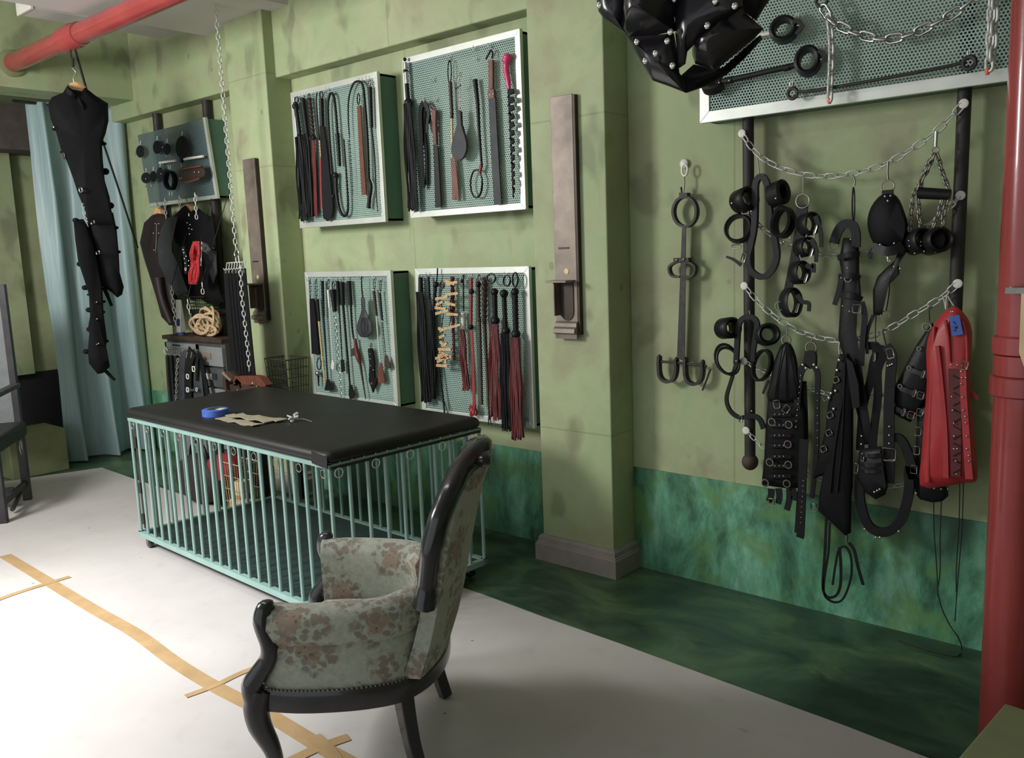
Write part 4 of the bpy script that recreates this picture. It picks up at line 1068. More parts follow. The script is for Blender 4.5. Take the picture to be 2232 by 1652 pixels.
# ------------------------------------------------------------------ black poles on the right wall
for (xt, xb, zb, lab, ball) in ((-1.69, -1.665, .66, 'left black iron pole with a round foot on the right wall', True), (-.852, -.862, 1.0, 'right black iron pole beside the red standpipe', False)):
    yy = 3.462; pl = thing('wall_pole', lab, 'pole', (xb, yy, zb))
    MB().tube([V((xb, yy, zb)), V((xt, yy, 3.3))], .0235, 14).build('pole_tube', 'iron_pipe', pl)
    if ball: MB().ball((xb, yy, zb - .02), .036, (1, 1, 1.05), 14, 10).build('end_ball', 'pipe_cap', pl)
    else: MB().lathe((xb, yy, zb - .03), (0, 0, 1), [(0, .02), (.005, .03), (.03, .03), (.035, .024)], 14).build('end_cap', 'pipe_cap', pl)
for i, x in enumerate((345, 452)):      # poles behind the far rack
    a, b = aty(x, 300 if i == 0 else 262, 3.49), aty(x + (40 if i == 0 else 46), 620, 3.49)
    pl = thing('wall_pole', ('far thin dark pole behind the rear bay rack, left one', 'far thin dark pole behind the rear bay rack, right one')[i], 'pole', (a.x, 3.49, .9))
    MB().tube([V((a.x, 3.49, .9)), V((a.x, 3.49, 2.757))], .03, 12).build('pole_tube', 'iron_pipe', pl)

# ------------------------------------------------------------------ chains strung between the poles
YC = 3.425
X0 = On(ZX, YC)
def bolt(parent, p):
    MB().lathe(p + V((0, .02, 0)), (0, -1, 0), [(0, .009), (.016, .009), (.016, .0165), (.022, .0165), (.024, .013), (.0235, .006)], 16).build('bolt_washer', 'white_plastic', parent)
def wall_chain(label, pts, ends=(1, 1), L=.048, r=.0031):
    P = spline(X0.pts(pts), 8); h = thing('wall_chain', label, 'chain', P[0], 'chains strung between the black poles')
    if ends[0]: bolt(h, P[0] + V((0, -.004, 0)))
    if ends[1]: bolt(h, P[-1] + V((0, -.004, 0)))
    chain_links(h, P, L, r, 'zinc')
wall_chain('topmost pale link chain strung between the two black poles', [(1618, 291), (1650, 335), (1700, 365), (1770, 383), (1850, 380), (1935, 355), (2030, 295), (2101, 226)])
wall_chain('second pale link chain from the top, behind the hanging cuffs', [(1630, 462), (1665, 500), (1720, 535), (1800, 556), (1890, 552), (1990, 510), (2050, 470), (2094, 426)], (0, 1), .036, .003)
wall_chain('middle pale link chain carrying the lower leather pieces', [(1623, 623), (1660, 665), (1710, 705), (1770, 732), (1835, 742), (1920, 725), (2000, 680), (2050, 650), (2088, 618)])
wall_chain('thin faded link chain fourth from the top, mostly hidden by leather', [(1622, 787), (1665, 808), (1720, 832), (1775, 850), (1860, 868), (1960, 850), (2060, 800)], (1, 0), .034, .0026)
wall_chain('lowest pale link chain sagging behind the leather hems', [(1627, 938), (1665, 976), (1720, 1015), (1770, 1038), (1860, 1062), (1960, 1058), (2040, 1030), (2090, 990)], (1, 0), .034, .0028)

# ------------------------------------------------------------------ things on the high rack
oe, of = On(ZE, YF - .045), On(ZF, YF - .045)
g5 = 'bars with cuffs on the high rack'
def cuff(on, parent, x, y, rx, ry, mat='leather', w=.05, t=.012, ax=(.25, -1, .1), part='cuff', dy=0, roll=0):
    c = on(x, y, dy); k = on.r(x, y, 1)
    u = V((math.sin(roll), 0, math.cos(roll)))
    return MB().band(c, V(ax), rx * k, ry * k, w, t, up=u).build(part, mat, parent, angle=50)
def buckle(on, parent, x, y, w, h, r=2.2, mat='chrome', dy=-.008, part='buckle', rot=0):
    c = on(x, y, dy); k = on.r(x, y, 1); a = V((math.cos(rot), 0, math.sin(rot))); b = V((-math.sin(rot), 0, math.cos(rot)))
    return MB().frame(c, w * k / 2, h * k / 2, r * k, a, b).build(part, mat, parent, angle=60)
def dring(on, parent, x, y, R, r, mat='nickel_dull', dy=-.006, part='d_ring', ax=(0, -1, 0), full=True):
    c = on(x, y, dy); k = on.r(x, y, 1)
    return MB().ring(c, R * k, r * k, V(ax), n=16).build(part, mat, parent, angle=60)
h = hung('spreader_bar', 'short white rod ending in a black cuff on the high rack', 'bar', oe, 1500, 295, g5)
rod(oe, h, 'rod', [(1180, 352), (1585, 282)], 15, 15, 'white_plastic', n=12); cuff(oe, h, 1685, 256, 95, 90, w=.055, t=.02); buckle(oe, h, 1800, 250, 50, 60, 6); strap(oe, h, 'strap_tail', [(1760, 190), (1810, 180), (1840, 230), (1790, 290)], (34, 30), 'leather', -.02); cuff(oe, h, 1150, 360, 70, 80, w=.05, t=.018)
h = hung('spreader_bar', 'black rod with a black cuff at each end on the high rack', 'bar', oe, 1120, 710, g5)
rod(oe, h, 'rod', [(1120, 710), (1800, 555)], 24, 24, 'leather', n=12); rod(oe, h, 'sleeve', [(1690, 585), (1740, 572)], 30, 30, 'leather', n=12); rod(oe, h, 'sleeve', [(1190, 695), (1250, 682)], 30, 30, 'leather', n=12)
cuff(of, h, 240, 525, 88, 105, w=.055, t=.02); buckle(of, h, 360, 470, 55, 70, 6); strap(of, h, 'strap_tail', [(330, 430), (380, 470), (395, 500), (350, 530)], (34, 30), 'leather', -.02); cuff(oe, h, 1075, 735, 75, 48, w=.05, t=.02, ax=(.2, -1, .6)); dots(oe, h, [(1130, 708), (1215, 690), (1795, 560)], 8, dy=-.02)
h = hung('iron_bar', 'long dark iron rod with an eye at each end on the high rack', 'bar', of, 110, 800, g5)
rod(of, h, 'rod', [(155, 785), (300, 775), (900, 672), (1500, 555), (1560, 520)], 15, 15, 'iron', n=10, sp=3); dring(of, h, 108, 802, 42, 16, 'iron', 0, 'eye'); dring(of, h, 1622, 540, 50, 20, 'iron', 0, 'eye')
of2 = On(ZF, YF - .06)
h = hung('heavy_chain', 'heavy steel chain looped across the high rack with orange tagged ends', 'chain', of2, 360, 20)
dring(of2, h, 358, 5, 48, 14, 'iron', 0, 'iron_ring')
chain_links(h, spline(of2.pts([(365, 55), (440, 170), (560, 245), (720, 305), (860, 335), (1000, 328), (1100, 300), (1220, 255), (1350, 190), (1450, 140), (1560, 70), (1660, -10), (1780, -120)]), 6), .062, .0062, 'chrome', .35)
chain_links(h, spline(of2.pts([(415, 130), (438, 320), (440, 520), (425, 860)]), 5), .04, .0055, 'zinc', .35)
chain_links(h, of2.pts([(1825, -150), (1795, 600)]), .05, .006, 'zinc', .35); chain_links(h, of2.pts([(1850, -150), (1822, 520)]), .05, .006, 'zinc', .35)
rod(of2, h, 'orange_tag', [(425, 842), (424, 890)], 16, 16, 'orange_tag'); rod(of2, h, 'orange_tag', [(1780, 580), (1778, 640)], 18, 18, 'orange_tag')

# ------------------------------------------------------------------ iron fiddle shackle
og = On(ZG, YW - .045)
h = hung('iron_shackle', 'black iron neck and wrist shackle bar hanging on the wall right of the pillar', 'shackle', og, 320, 110)
MB().lathe(og(320, 105, .04), (0, -1, 0), [(0, .02), (.01, .02), (.016, .012)], 14).build('wall_plate', 'white_plastic', h)
loop(og, h, 320, 145, 18, 36, 7, 'white_plastic', 'white_link'); rod(og, h, 'hook', [(316, 185), (318, 230), (312, 280)], 6, 5, 'nickel_dull'); rod(og, h, 'tie', [(298, 250), (304, 300)], 6, 5, 'leather'); blade(og, h, 'clasp', [(294, 285), (346, 285), (346, 312), (296, 314)], 'iron', .03)
P = [og(325 + 72 * math.cos(a), 402 + 92 * math.sin(a)) for a in [2 * PI * k / 28 for k in range(28)]]
MB().ribbon(P, og.r(325, 400, 16), .028, V((0, -1, 0)), closed=True).build('neck_ring', 'iron', h, angle=60)
MB().hexa([og(272, 1310, .012), og(322, 1330, .012), og(322, 1330, -.012), og(272, 1310, -.012), og(304, 490, .012), og(330, 490, .012), og(330, 490, -.012), og(304, 490, -.012)]).build('bar', 'iron', h, smooth=False, bevel=.003)
for s in (-1, 1):
    a = [(308 + s * 10, 712), (308 + s * 45, 718), (308 + s * 80, 745), (308 + s * 72, 790), (308 + s * 45, 806), (308 + s * 12, 806)]
    MB().ribbon(spline(og.pts(a), 4), og.r(300, 760, 14), .026, V((0, -1, 0))).build('wrist_loop', 'iron', h, angle=60)
blade(og, h, 'wrist_bar', [(258, 690), (352, 688), (356, 712), (262, 716)], 'iron', .03, -.004); dots(og, h, [(270, 702), (314, 698)], 9, 'nickel_dull', -.022, 'rivets')
for (cx_, cy_) in ((215, 1330), (378, 1345)):
    a = [(cx_ - 52, cy_ - 30), (cx_ - 52, cy_ + 60), (cx_ - 35, cy_ + 110), (cx_ + 5, cy_ + 128), (cx_ + 42, cy_ + 105), (cx_ + 55, cy_ + 50), (cx_ + 52, cy_ - 10)]
    MB().ribbon(spline(og.pts(a, -.004), 4), og.r(300, 1350, 18), .03, V((0, -1, 0))).build('ankle_loop', 'iron', h, angle=60)
    knob(og, h, cx_ - 52, cy_ - 30, 12, 'iron', 'lug'); knob(og, h, cx_ + 55, cy_ - 12, 14, 'iron', 'lug')
rod(og, h, 'lock_pin', [(160, 1332), (300, 1342), (455, 1362)], 8, 8, 'iron', -.006)

# ------------------------------------------------------------------ leather hanging from the chains
og = On(ZG, YC - .035); oh = On(ZH, YC - .035); oi = On(ZI, YC - .035); oj = On(ZJ, YC - .035)
gw = 'leather gear on the wall chains'
h = hung('cuff_harness', 'black strap loop with two padded cuffs and two wide rings on the top chain', 'harness', og, 775, 170, gw)
rod(og, h, 'hook', [(770, 65), (778, 120), (780, 175)], 4, 4, 'nickel_dull')
strap(og, h, 'loop_strap', [(760, 300), (755, 480), (735, 600), (715, 690), (735, 770), (800, 808), (860, 770), (893, 680), (878, 560), (850, 420), (838, 260), (815, 195), (785, 188), (762, 230), (760, 300)], (34, 34), 'leather', sp=5, t=.02)
cuff(og, h, 690, 330, 62, 60, w=.085, t=.02, ax=(1, -.55, .2)); cuff(og, h, 898, 290, 45, 62, w=.08, t=.02, ax=(1, -.4, .2)); cuff(og, h, 655, 508, 78, 82, w=.04, t=.012, ax=(.2, -1, .3), part='ring_strap'); cuff(og, h, 930, 468, 62, 88, w=.05, t=.014, ax=(-.2, -1, .2), part='ring_strap')
strap(og, h, 'tongue', [(578, 682), (625, 700), (672, 735)], (12, 22), 'leather', -.01, horiz=False); buckle(og, h, 685, 690, 26, 60, 4, rot=-.3); buckle(og, h, 695, 406, 44, 18, 4); buckle(og, h, 640, 620, 60, 22, 4); dots(og, h, [(612, 350), (885, 320), (732, 400), (935, 590), (975, 565)], 7, dy=-.04)
h = hung('cuff_harness', 'black strap loop with two cuffs and thin rings over the left pole, lower set', 'harness', og, 725, 1035, gw)
rod(og, h, 'hook', [(722, 1015), (726, 1050)], 5, 5, 'nickel_dull')
strap(og, h, 'loop_strap', [(640, 1350), (648, 1200), (662, 1090), (715, 1052), (768, 1085), (762, 1170), (748, 1260), (745, 1330)], (30, 26), 'leather', sp=5, t=.014)
cuff(og, h, 588, 1125, 55, 52, w=.085, t=.02, ax=(1, -.55, .15)); cuff(og, h, 832, 1165, 58, 55, w=.085, t=.02, ax=(.7, -1, .2)); cuff(og, h, 580, 1318, 66, 96, w=.03, t=.01, ax=(.3, -1, .3), part='ring_strap', roll=-.4); cuff(og, h, 590, 1330, 62, 88, w=.025, t=.01, ax=(.5, -1, .3), part='ring_strap', roll=-.5, dy=-.01); cuff(og, h, 800, 1356, 62, 98, w=.03, t=.01, ax=(-.2, -1, .1), part='ring_strap', roll=.3)
strap(og, h, 'long_strap', [(640, 1340), (612, 1440), (580, 1560), (605, 1640), (665, 1680), (735, 1668), (785, 1690), (812, 1750)], (16, 30), 'leather', sp=5, t=.012); strap(og, h, 'tongue', [(480, 1380), (455, 1450), (430, 1512)], (10, 8), 'leather'); strap(og, h, 'tongue', [(845, 1450), (822, 1490), (806, 1532)], (16, 12), 'leather')
buckle(og, h, 668, 1690, 20, 40, 4); dots(og, h, [(730, 1365), (640, 1330), (735, 1640), (545, 1160)], 6)
h = hung('cuff_column', 'black strap with four small cuffs stacked down it, on the top chain', 'cuffs', oh, 245, 440, gw)
rod(oh, h, 'hook', [(245, 430), (244, 500), (242, 565)], 4, 4, 'nickel_dull'); dring(oh, h, 240, 612, 52, 6)
strap(oh, h, 'spine', [(236, 640), (225, 800), (195, 980), (160, 1150), (130, 1280)], (88, 60), 'leather', t=.008)
for (x, y, rx, ry, tx, ty) in ((285, 785, 62, 75, 378, 960), (255, 960, 60, 62, 340, 1072), (215, 1150, 58, 75, 322, 1150), (150, 1375, 62, 100, 285, 1440)):
    cuff(oh, h, x, y, rx, ry, w=.07, t=.012, ax=(.9, -.75, .1), dy=-.03); strap(oh, h, 'tongue', [(x + 50, y - 60), (x + 85, (y + ty) / 2 - 40), (tx, ty - 60), (tx, ty)], (34, 26), 'leather', -.06)
    buckle(oh, h, x + 50, y + 40, 14, 64, 5, dy=-.065, rot=-.3)
for (x, y) in ((298, 880), (250, 1020), (65, 1400)): dring(oh, h, x, y, 32, 5, dy=-.05)
h = hung('leg_binder', 'long black strapped leather binder with buckles hanging to the middle chain', 'harness', oh, 628, 430, gw)
rod(oh, h, 'hook', [(615, 420), (632, 460), (626, 500)], 7, 7, 'nickel_dull'); loop(oh, h, 620, 640, 9, 130, 6, 'leather', 'hang_strap'); strap(oh, h, 'arched_strap', [(475, 930), (500, 850), (545, 790), (610, 790), (640, 860), (640, 960)], (70, 60), 'leather', -.01, t=.012)
blade(oh, h, 'body', [(545, 890), (630, 890), (662, 960), (665, 1150), (680, 1330), (650, 1450), (640, 1660), (600, 2500), (500, 1660), (520, 1420), (540, 1200), (512, 1050)][:7] + [(770, 2440), (705, 2440), (505, 1640), (520, 1420), (540, 1200), (512, 1050)], 'leather', .05, dome=True)
for (a, b) in (((505, 1040), (665, 1010)), ((510, 1180), (670, 1190)), ((520, 1320), (685, 1350))): strap(oh, h, 'cross_strap', [a, ((a[0] + b[0]) / 2, (a[1] + b[1]) / 2 - 10, -.02), b], (40, 40), 'leather', -.035, horiz=False, t=.006)
strap(oh, h, 'side_strap', [(535, 1180), (510, 1290), (478, 1392)], (44, 34), 'leather', -.02); strap(oh, h, 'side_strap', [(680, 1370), (705, 1480), (690, 1650), (680, 1850)], (44, 40), 'leather', -.02)
dring(oh, h, 470, 945, 34, 5); dring(oh, h, 580, 1195, 24, 6, dy=-.05); buckle(oh, h, 645, 1420, 60, 60, 5, dy=-.05); dots(oh, h, [(598, 900), (570, 1010), (575, 1115), (528, 1190), (540, 1400), (590, 1440)], 7, dy=-.045)
h = hung('leather_hood', 'black oval padded leather hood with studs and a collar on the top chain', 'hood', oh, 878, 330, gw)
rod(oh, h, 'clip', [(880, 320), (876, 390), (880, 455)], 9, 8, 'nickel_dull'); dring(oh, h, 878, 505, 48, 6); strap(oh, h, 'top_tab', [(878, 530), (878, 600)], (78, 90), 'leather', -.012, t=.012)
blade(oh, h, 'hood_body', [(840, 560), (915, 555), (970, 610), (1005, 700), (1030, 780), (1025, 870), (1000, 950), (930, 985), (860, 985), (790, 955), (745, 880), (724, 790), (735, 700), (775, 620)], 'leather_matte', .10, dome=True, sm=2)
strap(oh, h, 'collar', [(770, 960), (880, 992, -.02), (990, 950)], (70, 70), 'leather', -.045, horiz=False, t=.008); strap(oh, h, 'collar_tail', [(770, 975), (745, 1010), (750, 1050)], (40, 20), 'leather', -.03)
blade(oh, h, 'sleeve', [(965, 960), (1022, 950), (1015, 1000), (960, 1090), (968, 1160), (920, 1210), (885, 1240), (850, 1400), (835, 1470), (768, 1470), (765, 1280), (800, 1180), (870, 1110), (930, 1060)], 'leather', .05, dome=True)
dots(oh, h, [(856, 578), (898, 574), (877, 612), (820, 940), (925, 930), (840, 965), (893, 965), (930, 985), (925, 1105), (970, 1120)], 9, dy=-.055); chain_mesh(h, oh.pts([(838, 970), (860, 1010), (892, 1072)], -.055), .014, .0018, 'chrome')
dring(oh, h, 860, 1470, 32, 4); rod(oh, h, 'cord', [(880, 1130), (890, 1280), (865, 1440)], 4, 4, 'rope_black', .02); strap(oh, h, 'lower_strap', [(770, 1470), (735, 1560), (720, 1640), (725, 1760)], (26, 22), 'leather', -.01)
rod(oh, h, 'cord', [(790, 1470), (785, 1620), (800, 1760)], 4, 4, 'rope_black')
h = hung('chain_suspension_cuff', 'silvery twisted chain triangle with a black grip bar and cuffs below', 'cuffs', oh, 1242, 95, gw)
rod(oh, h, 'clip', [(1242, 90), (1238, 160), (1236, 215)], 14, 12, 'chrome'); dring(oh, h, 1234, 235, 24, 6, 'nickel_dull')
for P in ([(1225, 260), (1180, 370), (1070, 565)], [(1212, 270), (1150, 400), (1105, 560)], [(1250, 265), (1280, 380), (1335, 525)], [(1065, 590), (1050, 720), (1040, 880)], [(1105, 595), (1115, 740), (1142, 865)], [(1285, 600), (1265, 700), (1215, 815)], [(1325, 600), (1300, 700), (1290, 840)]):
    chain_links(h, oh.pts(P, -.015), .026, .0036, 'nickel_dull', .8)
rod(oh, h, 'grip_bar', [(1110, 552), (1345, 566)], 44, 40, 'leather', -.015, n=14); cuff(oh, h, 1105, 915, 66, 78, w=.09, t=.016, ax=(.8, -.9, .2), dy=-.02); cuff(oh, h, 1230, 915, 80, 76, w=.11, t=.018, ax=(.7, -.9, .15), dy=-.02)
blade(oh, h, 'cuff_pad', [(1150, 840), (1310, 840), (1325, 900), (1300, 970), (1220, 1000), (1140, 985), (1130, 900)], 'leather_matte', .05, dome=True, dy=-.03)
dots(oh, h, [(1035, 910), (1040, 950), (1080, 1005), (1150, 990), (1235, 995), (1125, 920), (1125, 950)], 7, dy=-.06)
h = hung('buckled_corset', 'black flared leather corset covered in rings and buckles on the middle chain', 'corset', oi, 660, 370, gw)
rod(oi, h, 'hook', [(662, 360), (660, 420), (658, 470)], 5, 5, 'nickel_dull'); dring(oi, h, 655, 478, 34, 6)
blade(oi, h, 'upper_panel', [(630, 500), (686, 500), (730, 600), (748, 740), (760, 930), (520, 930), (535, 800), (560, 660), (590, 570)], 'leather', .06, dome=True, sm=2)
for x in (600, 655, 705): rod(oi, h, 'seam', [(655 + (x - 655) * .4, 520), (x, 700), (655 + (x - 655) * 1.6, 920)], 4, 5, 'leather_matte', dy=-.032)
blade(oi, h, 'lower_panel', [(520, 915), (762, 915), (800, 1000), (806, 1300), (805, 1560), (690, 1575), (472, 1545), (492, 1350), (505, 1100)], 'leather_matte', .05, dome=True)
for (x, y) in ((550, 1080), (675, 1100), (668, 1245), (535, 1378), (672, 1396), (500, 1530), (660, 1535)): dring(oi, h, x, y, 26, 6, 'nickel_dull', -.04)
for (x, y, rt) in ((585, 950, .2), (655, 985, -.6)): buckle(oi, h, x, y, 46, 56, 5, dy=-.04, rot=rt)
for y in (1025, 1105, 1180, 1255, 1335, 1405, 1480):
    strap(oi, h, 'cross_strap', [(525, y), (600, y, -.012), (690, y)], (26, 26), 'leather', -.032, horiz=False, t=.005)
    dots(oi, h, [(572, y), (606, y), (635, y)], 7, 'nickel_dull', -.05)
for (x, y, x2, y2) in ((268, 350, 250, 440), (320, 345, 318, 455), (400, 350, 380, 500), (420, 345, 432, 430)): strap(oj, h, 'strap_end', [(x, y), ((x + x2) / 2 + 8, (y + y2) / 2), (x2, y2)], (46, 40), 'leather', -.02)
buckle(oj, h, 268, 440, 40, 44, 6, dy=-.03)
h = hung('y_harness', 'black Y-shaped strap harness with eyelets and a long punched tail', 'harness', oi, 840, 460, gw)
rod(oi, h, 'hook', [(845, 445), (842, 500)], 5, 5, 'nickel_dull'); dring(oi, h, 838, 530, 40, 6); blade(oi, h, 'crown', [(800, 555), (872, 555), (880, 600), (878, 660), (835, 690), (785, 650), (790, 600)], 'leather', .02)
strap(oi, h, 'left_strap', [(790, 660), (755, 740), (740, 900), (730, 1130), (735, 1190)], (52, 44), 'leather', -.015, t=.008); strap(oi, h, 'right_strap', [(862, 670), (888, 740), (882, 950), (880, 1250), (860, 1500), (845, 1640)], (40, 30), 'leather', -.01, t=.008)
strap(oi, h, 'punched_tail', [(772, 780), (785, 1100), (780, 1400), (760, 1700), (745, 1900)], (62, 58), 'leather', .012, t=.006)
oj2 = On(ZJ, YC - .055); strap(oj2, h, 'long_tail', [(505, -10), (495, 200), (488, 430), (480, 650), (475, 700)], (62, 54), 'leather', t=.006); dots(oj2, h, [(500 - i * 2.5, 290 + i * 38) for i in range(9)], 6, 'nickel_dull', -.005, 'eyelets')
dots(oi, h, [(762 - i * 4, 740 + i * 42) for i in range(10)], 8, 'nickel_dull', -.022, 'eyelets'); dots(oi, h, [(775, 660), (800, 685), (858, 660), (880, 680)], 13, 'chrome', -.02); buckle(oj, h, 575, 480, 40, 50, 6); dots(oi, h, [(886, 870 + i * 55) for i in range(8)], 6, 'nickel_dull', -.016, 'eyelets')
h = hung('long_sheath', 'long pointed black leather sheath with clips and D-rings, cord loops below', 'sheath', oi, 1060, 470, gw)
for x in (1045, 1068): rod(oi, h, 'clip', [(x + 15, 465), (x, 520), (x + 2, 580)], 8, 8, 'chrome')
px_ = [oi.z(x, y) for x, y in ((1050, 580), (1105, 575), (1135, 660), (1165, 850), (1150, 980), (1148, 1250), (1145, 1556))] + [oj.z(x, y) for x, y in ((846, 400), (842, 665), (800, 685), (700, 590), (605, 505), (615, 380), (640, 250))] + [oi.z(x, y) for x, y in ((850, 1500), (905, 1300), (945, 1130), (960, 960), (1000, 800), (1030, 650))]
ox = On(ZX, YC - .06); blade(ox, h, 'body', px_, 'leather_matte', .05, dome=True)
blade(oi, h, 'overlay', [(1100, 600), (1150, 640), (1195, 800), (1205, 970), (1150, 980), (1120, 760)], 'leather', .02, dy=-.05)
for x0, x1 in ((1080, 1010), (1090, 1060)): rod(oi, h, 'fold', [(x0, 640), (x0 - 10, 900), (x1, 1300), (x1 - 30, 1600)], 6, 8, 'leather_grey' if 0 else 'leather', dy=-.05)
for (x, y) in ((1022, 770), (945, 900), (978, 1030), (970, 1160), (930, 1280)): buckle(oi, h, x, y, 44, 40, 5, dy=-.05, rot=.5)
for (x, y) in ((1045, 625), (1030, 700), (1018, 852), (985, 870), (970, 905), (1005, 985)): knob(oi, h, x, y, 12, 'chrome', 'rivet', (1, .6, 1), -.05)
rod(oj, h, 'clip', [(812, 680), (808, 730)], 12, 10, 'nickel_dull')
for P, w in (([(665, 560), (655, 800), (640, 1020), (650, 1100), (690, 1132), (745, 1105), (768, 1020), (768, 880), (758, 770)], 18), ([(690, 590), (680, 800), (650, 1000), (652, 1110), (705, 1160), (770, 1155), (815, 1080), (846, 960), (840, 830), (800, 765), (755, 790), (730, 900), (710, 1040)], 14), ([(825, 735), (865, 790), (890, 900), (930, 1040)], 20)):
    strap(oj, h, 'cord_loop', P, (w, w), 'leather', horiz=False, t=.006)
h = hung('belt_cluster', 'cluster of black belts with square buckles and a hanging curved strap', 'belts', oi, 1385, 395, gw)
rod(oi, h, 'hook', [(1400, 412), (1368, 400), (1375, 450), (1395, 525)], 5, 5, 'iron')
strap(oi, h, 'belt', [(1265, 520), (1330, 530), (1300, 640), (1275, 780), (1225, 950), (1205, 1180), (1200, 1290)], (60, 62), 'leather', .005, t=.006); strap(oi, h, 'belt', [(1290, 540), (1380, 560), (1330, 700), (1330, 900), (1300, 1150), (1290, 1300)], (58, 60), 'leather_matte', -.012, t=.006)
strap(oi, h, 'belt', [(1390, 520), (1430, 580), (1430, 660), (1415, 900), (1412, 1200), (1412, 1420), (1408, 1530)], (70, 84), 'leather', -.028, t=.007); buckle(oi, h, 1412, 1320, 92, 90, 6, dy=-.04); strap(oi, h, 'keeper', [(1366, 1362), (1460, 1362)], (12, 12), 'nickel_dull', -.036, horiz=False)
dots(oi, h, [(1415, 1115), (1414, 1180), (1413, 1240), (1402, 668), (1420, 662), (1436, 655), (1210, 1185), (1208, 1245)], 9, 'chrome', -.036); buckle(oi, h, 1420, 575, 50, 70, 6, dy=-.03, rot=.3); buckle(oi, h, 1305, 600, 14, 60, 5)
px_ = [oi.z(x, y) for x, y in ((1455, 1195), (1505, 1215), (1560, 1330), (1600, 1500))] + [oj.z(x, y) for x, y in ((1262, 200), (1262, 340), (1235, 480), (1190, 590), (1110, 655), (1020, 650), (950, 580), (910, 440), (905, 300), (935, 120))]
strap(On(ZX, YC - .05), h, 'curved_strap', px_, (20, 22), 'leather', t=.014, horiz=True)
blade(oj, h, 'stacked_pad', [(905, 60), (1060, 40), (1090, 200), (1110, 330), (1090, 390), (1020, 425), (940, 370), (880, 250)], 'leather', .06, dome=True, dy=-.03); dots(oj, h, [(1010, 372), (1030, 362), (1048, 352), (1020, 700), (1050, 700), (940, 640), (1185, 655)], 10, 'chrome', -.062)
buckle(oj, h, 880, 200, 24, 70, 5, dy=-.04); buckle(oj, h, 925, 120, 20, 50, 5, dy=-.06)
for y in (100, 170, 215): strap(oj, h, 'cross_strap', [(900, y), (980, y + 10, -.02), (1075, y)], (24, 24), 'leather_shiny', -.05, horiz=False)
h = hung('slanted_bodice', 'black leather bodice slanting left from behind the red sheath, with buckles', 'bodice', oi, 1712, 250, gw)
rod(oi, h, 'hook', [(1735, 235), (1710, 250), (1712, 340)], 5, 5, 'iron'); dring(oi, h, 1692, 378, 30, 7)
blade(oi, h, 'body', [(1735, 345), (1760, 420), (1760, 700), (1690, 930), (1570, 1085), (1480, 1040), (1370, 970), (1430, 860), (1520, 690), (1610, 520), (1690, 400)], 'leather', .05, dome=True, dy=.01)
for (x, y) in ((1635, 540), (1562, 682), (1495, 818)): dring(oi, h, x, y, 14, 6, 'nickel_dull', -.02, 'eyelet')
dring(oi, h, 1428, 952, 26, 6, dy=-.025)
for (x, y) in ((1665, 730), (1600, 870), (1520, 1010)): buckle(oi, h, x, y, 14, 56, 5, dy=-.025, rot=-.3)
for (x, y) in ((1645, 885), (1575, 1030), (1640, 1010)): buckle(oi, h, x, y, 44, 50, 5, dy=-.025, rot=-.2)
for (a, b) in (((1560, 690), (1740, 760)), ((1490, 830), (1680, 900)), ((1420, 960), (1600, 1050))): strap(oi, h, 'cross_strap', [a, ((a[0] + b[0]) / 2, (a[1] + b[1]) / 2, -.01), b], (34, 34), 'leather_shiny', -.015, horiz=False)
h = hung('buckled_sleeve', 'narrow black buckled sleeve hanging behind the red sheath to its hem', 'sleeve', oi, 1650, 960, gw)
px_ = [oi.z(x, y) for x, y in ((1625, 950), (1760, 950), (1800, 1500))] + [oj.z(x, y) for x, y in ((1540, 350), (1545, 400), (1500, 438), (1430, 448), (1340, 425), (1310, 390), (1300, 340))] + [oi.z(x, y) for x, y in ((1600, 1500), (1612, 1200))]
blade(On(ZX, YC - .02), h, 'body', px_, 'leather', .05, dome=True)
for (x, y) in ((1625, 1150), (1615, 1290), (1595, 1430)): buckle(oi, h, x, y, 44, 60, 5, dy=-.02)
dots(oj, h, [(1440, 345), (1490, 350), (1540, 350), (1310, 380)], 9, 'chrome', -.03)
for P in ([(1438, 440), (1440, 650), (1462, 950), (1466, 1120)], [(1492, 440), (1484, 700), (1484, 940), (1466, 1060)]): rod(oj, h, 'lace', P, 4, 4, 'rope_black')
ol = On(ZI, YC - .10)
h = hung('red_sheath', 'long red leather laced sheath with a blue tape tab at its top', 'sheath', ol, 1875, 225)
for (x0, x1, y1) in ((1808, 1830, 250), (1838, 1832, 250), (1845, 1890, 225)): rod(ol, h, 'hanger_hook', [(x0, 150), ((x0 + x1) / 2, 190), (x1, y1)], 6, 6, 'chrome', .03)
blade(ol, h, 'body', [(1872, 232), (1925, 240), (1995, 320), (2028, 420), (2022, 600), (2018, 850), (2040, 1120), (2060, 1330), (2066, 1495), (2030, 1528), (1960, 1530), (1800, 1560), (1642, 1552), (1650, 1350), (1672, 1050), (1692, 780), (1686, 560), (1715, 420), (1790, 300)], 'garment_red', .09, dome=True, sm=2)
rod(ol, h, 'fold_ridge', [(1745, 380), (1735, 700), (1715, 1100), (1700, 1520)], 14, 26, 'garment_red', -.030); rod(ol, h, 'fold_ridge', [(1830, 330), (1850, 460), (1862, 640)], 12, 10, 'garment_red', -.045); rod(ol, h, 'fold_ridge', [(1955, 340), (1985, 460), (1990, 640)], 12, 12, 'garment_red', -.036)
strap(ol, h, 'left_fold', [(1770, 520), (1800, 800), (1828, 1150), (1835, 1490)], (26, 40), 'garment_red', -.046, t=.012); strap(ol, h, 'lace_panel', [(1900, 690), (1900, 900), (1905, 1200), (1905, 1480)], (100, 70), 'leather_dark_red', -.047, t=.004)
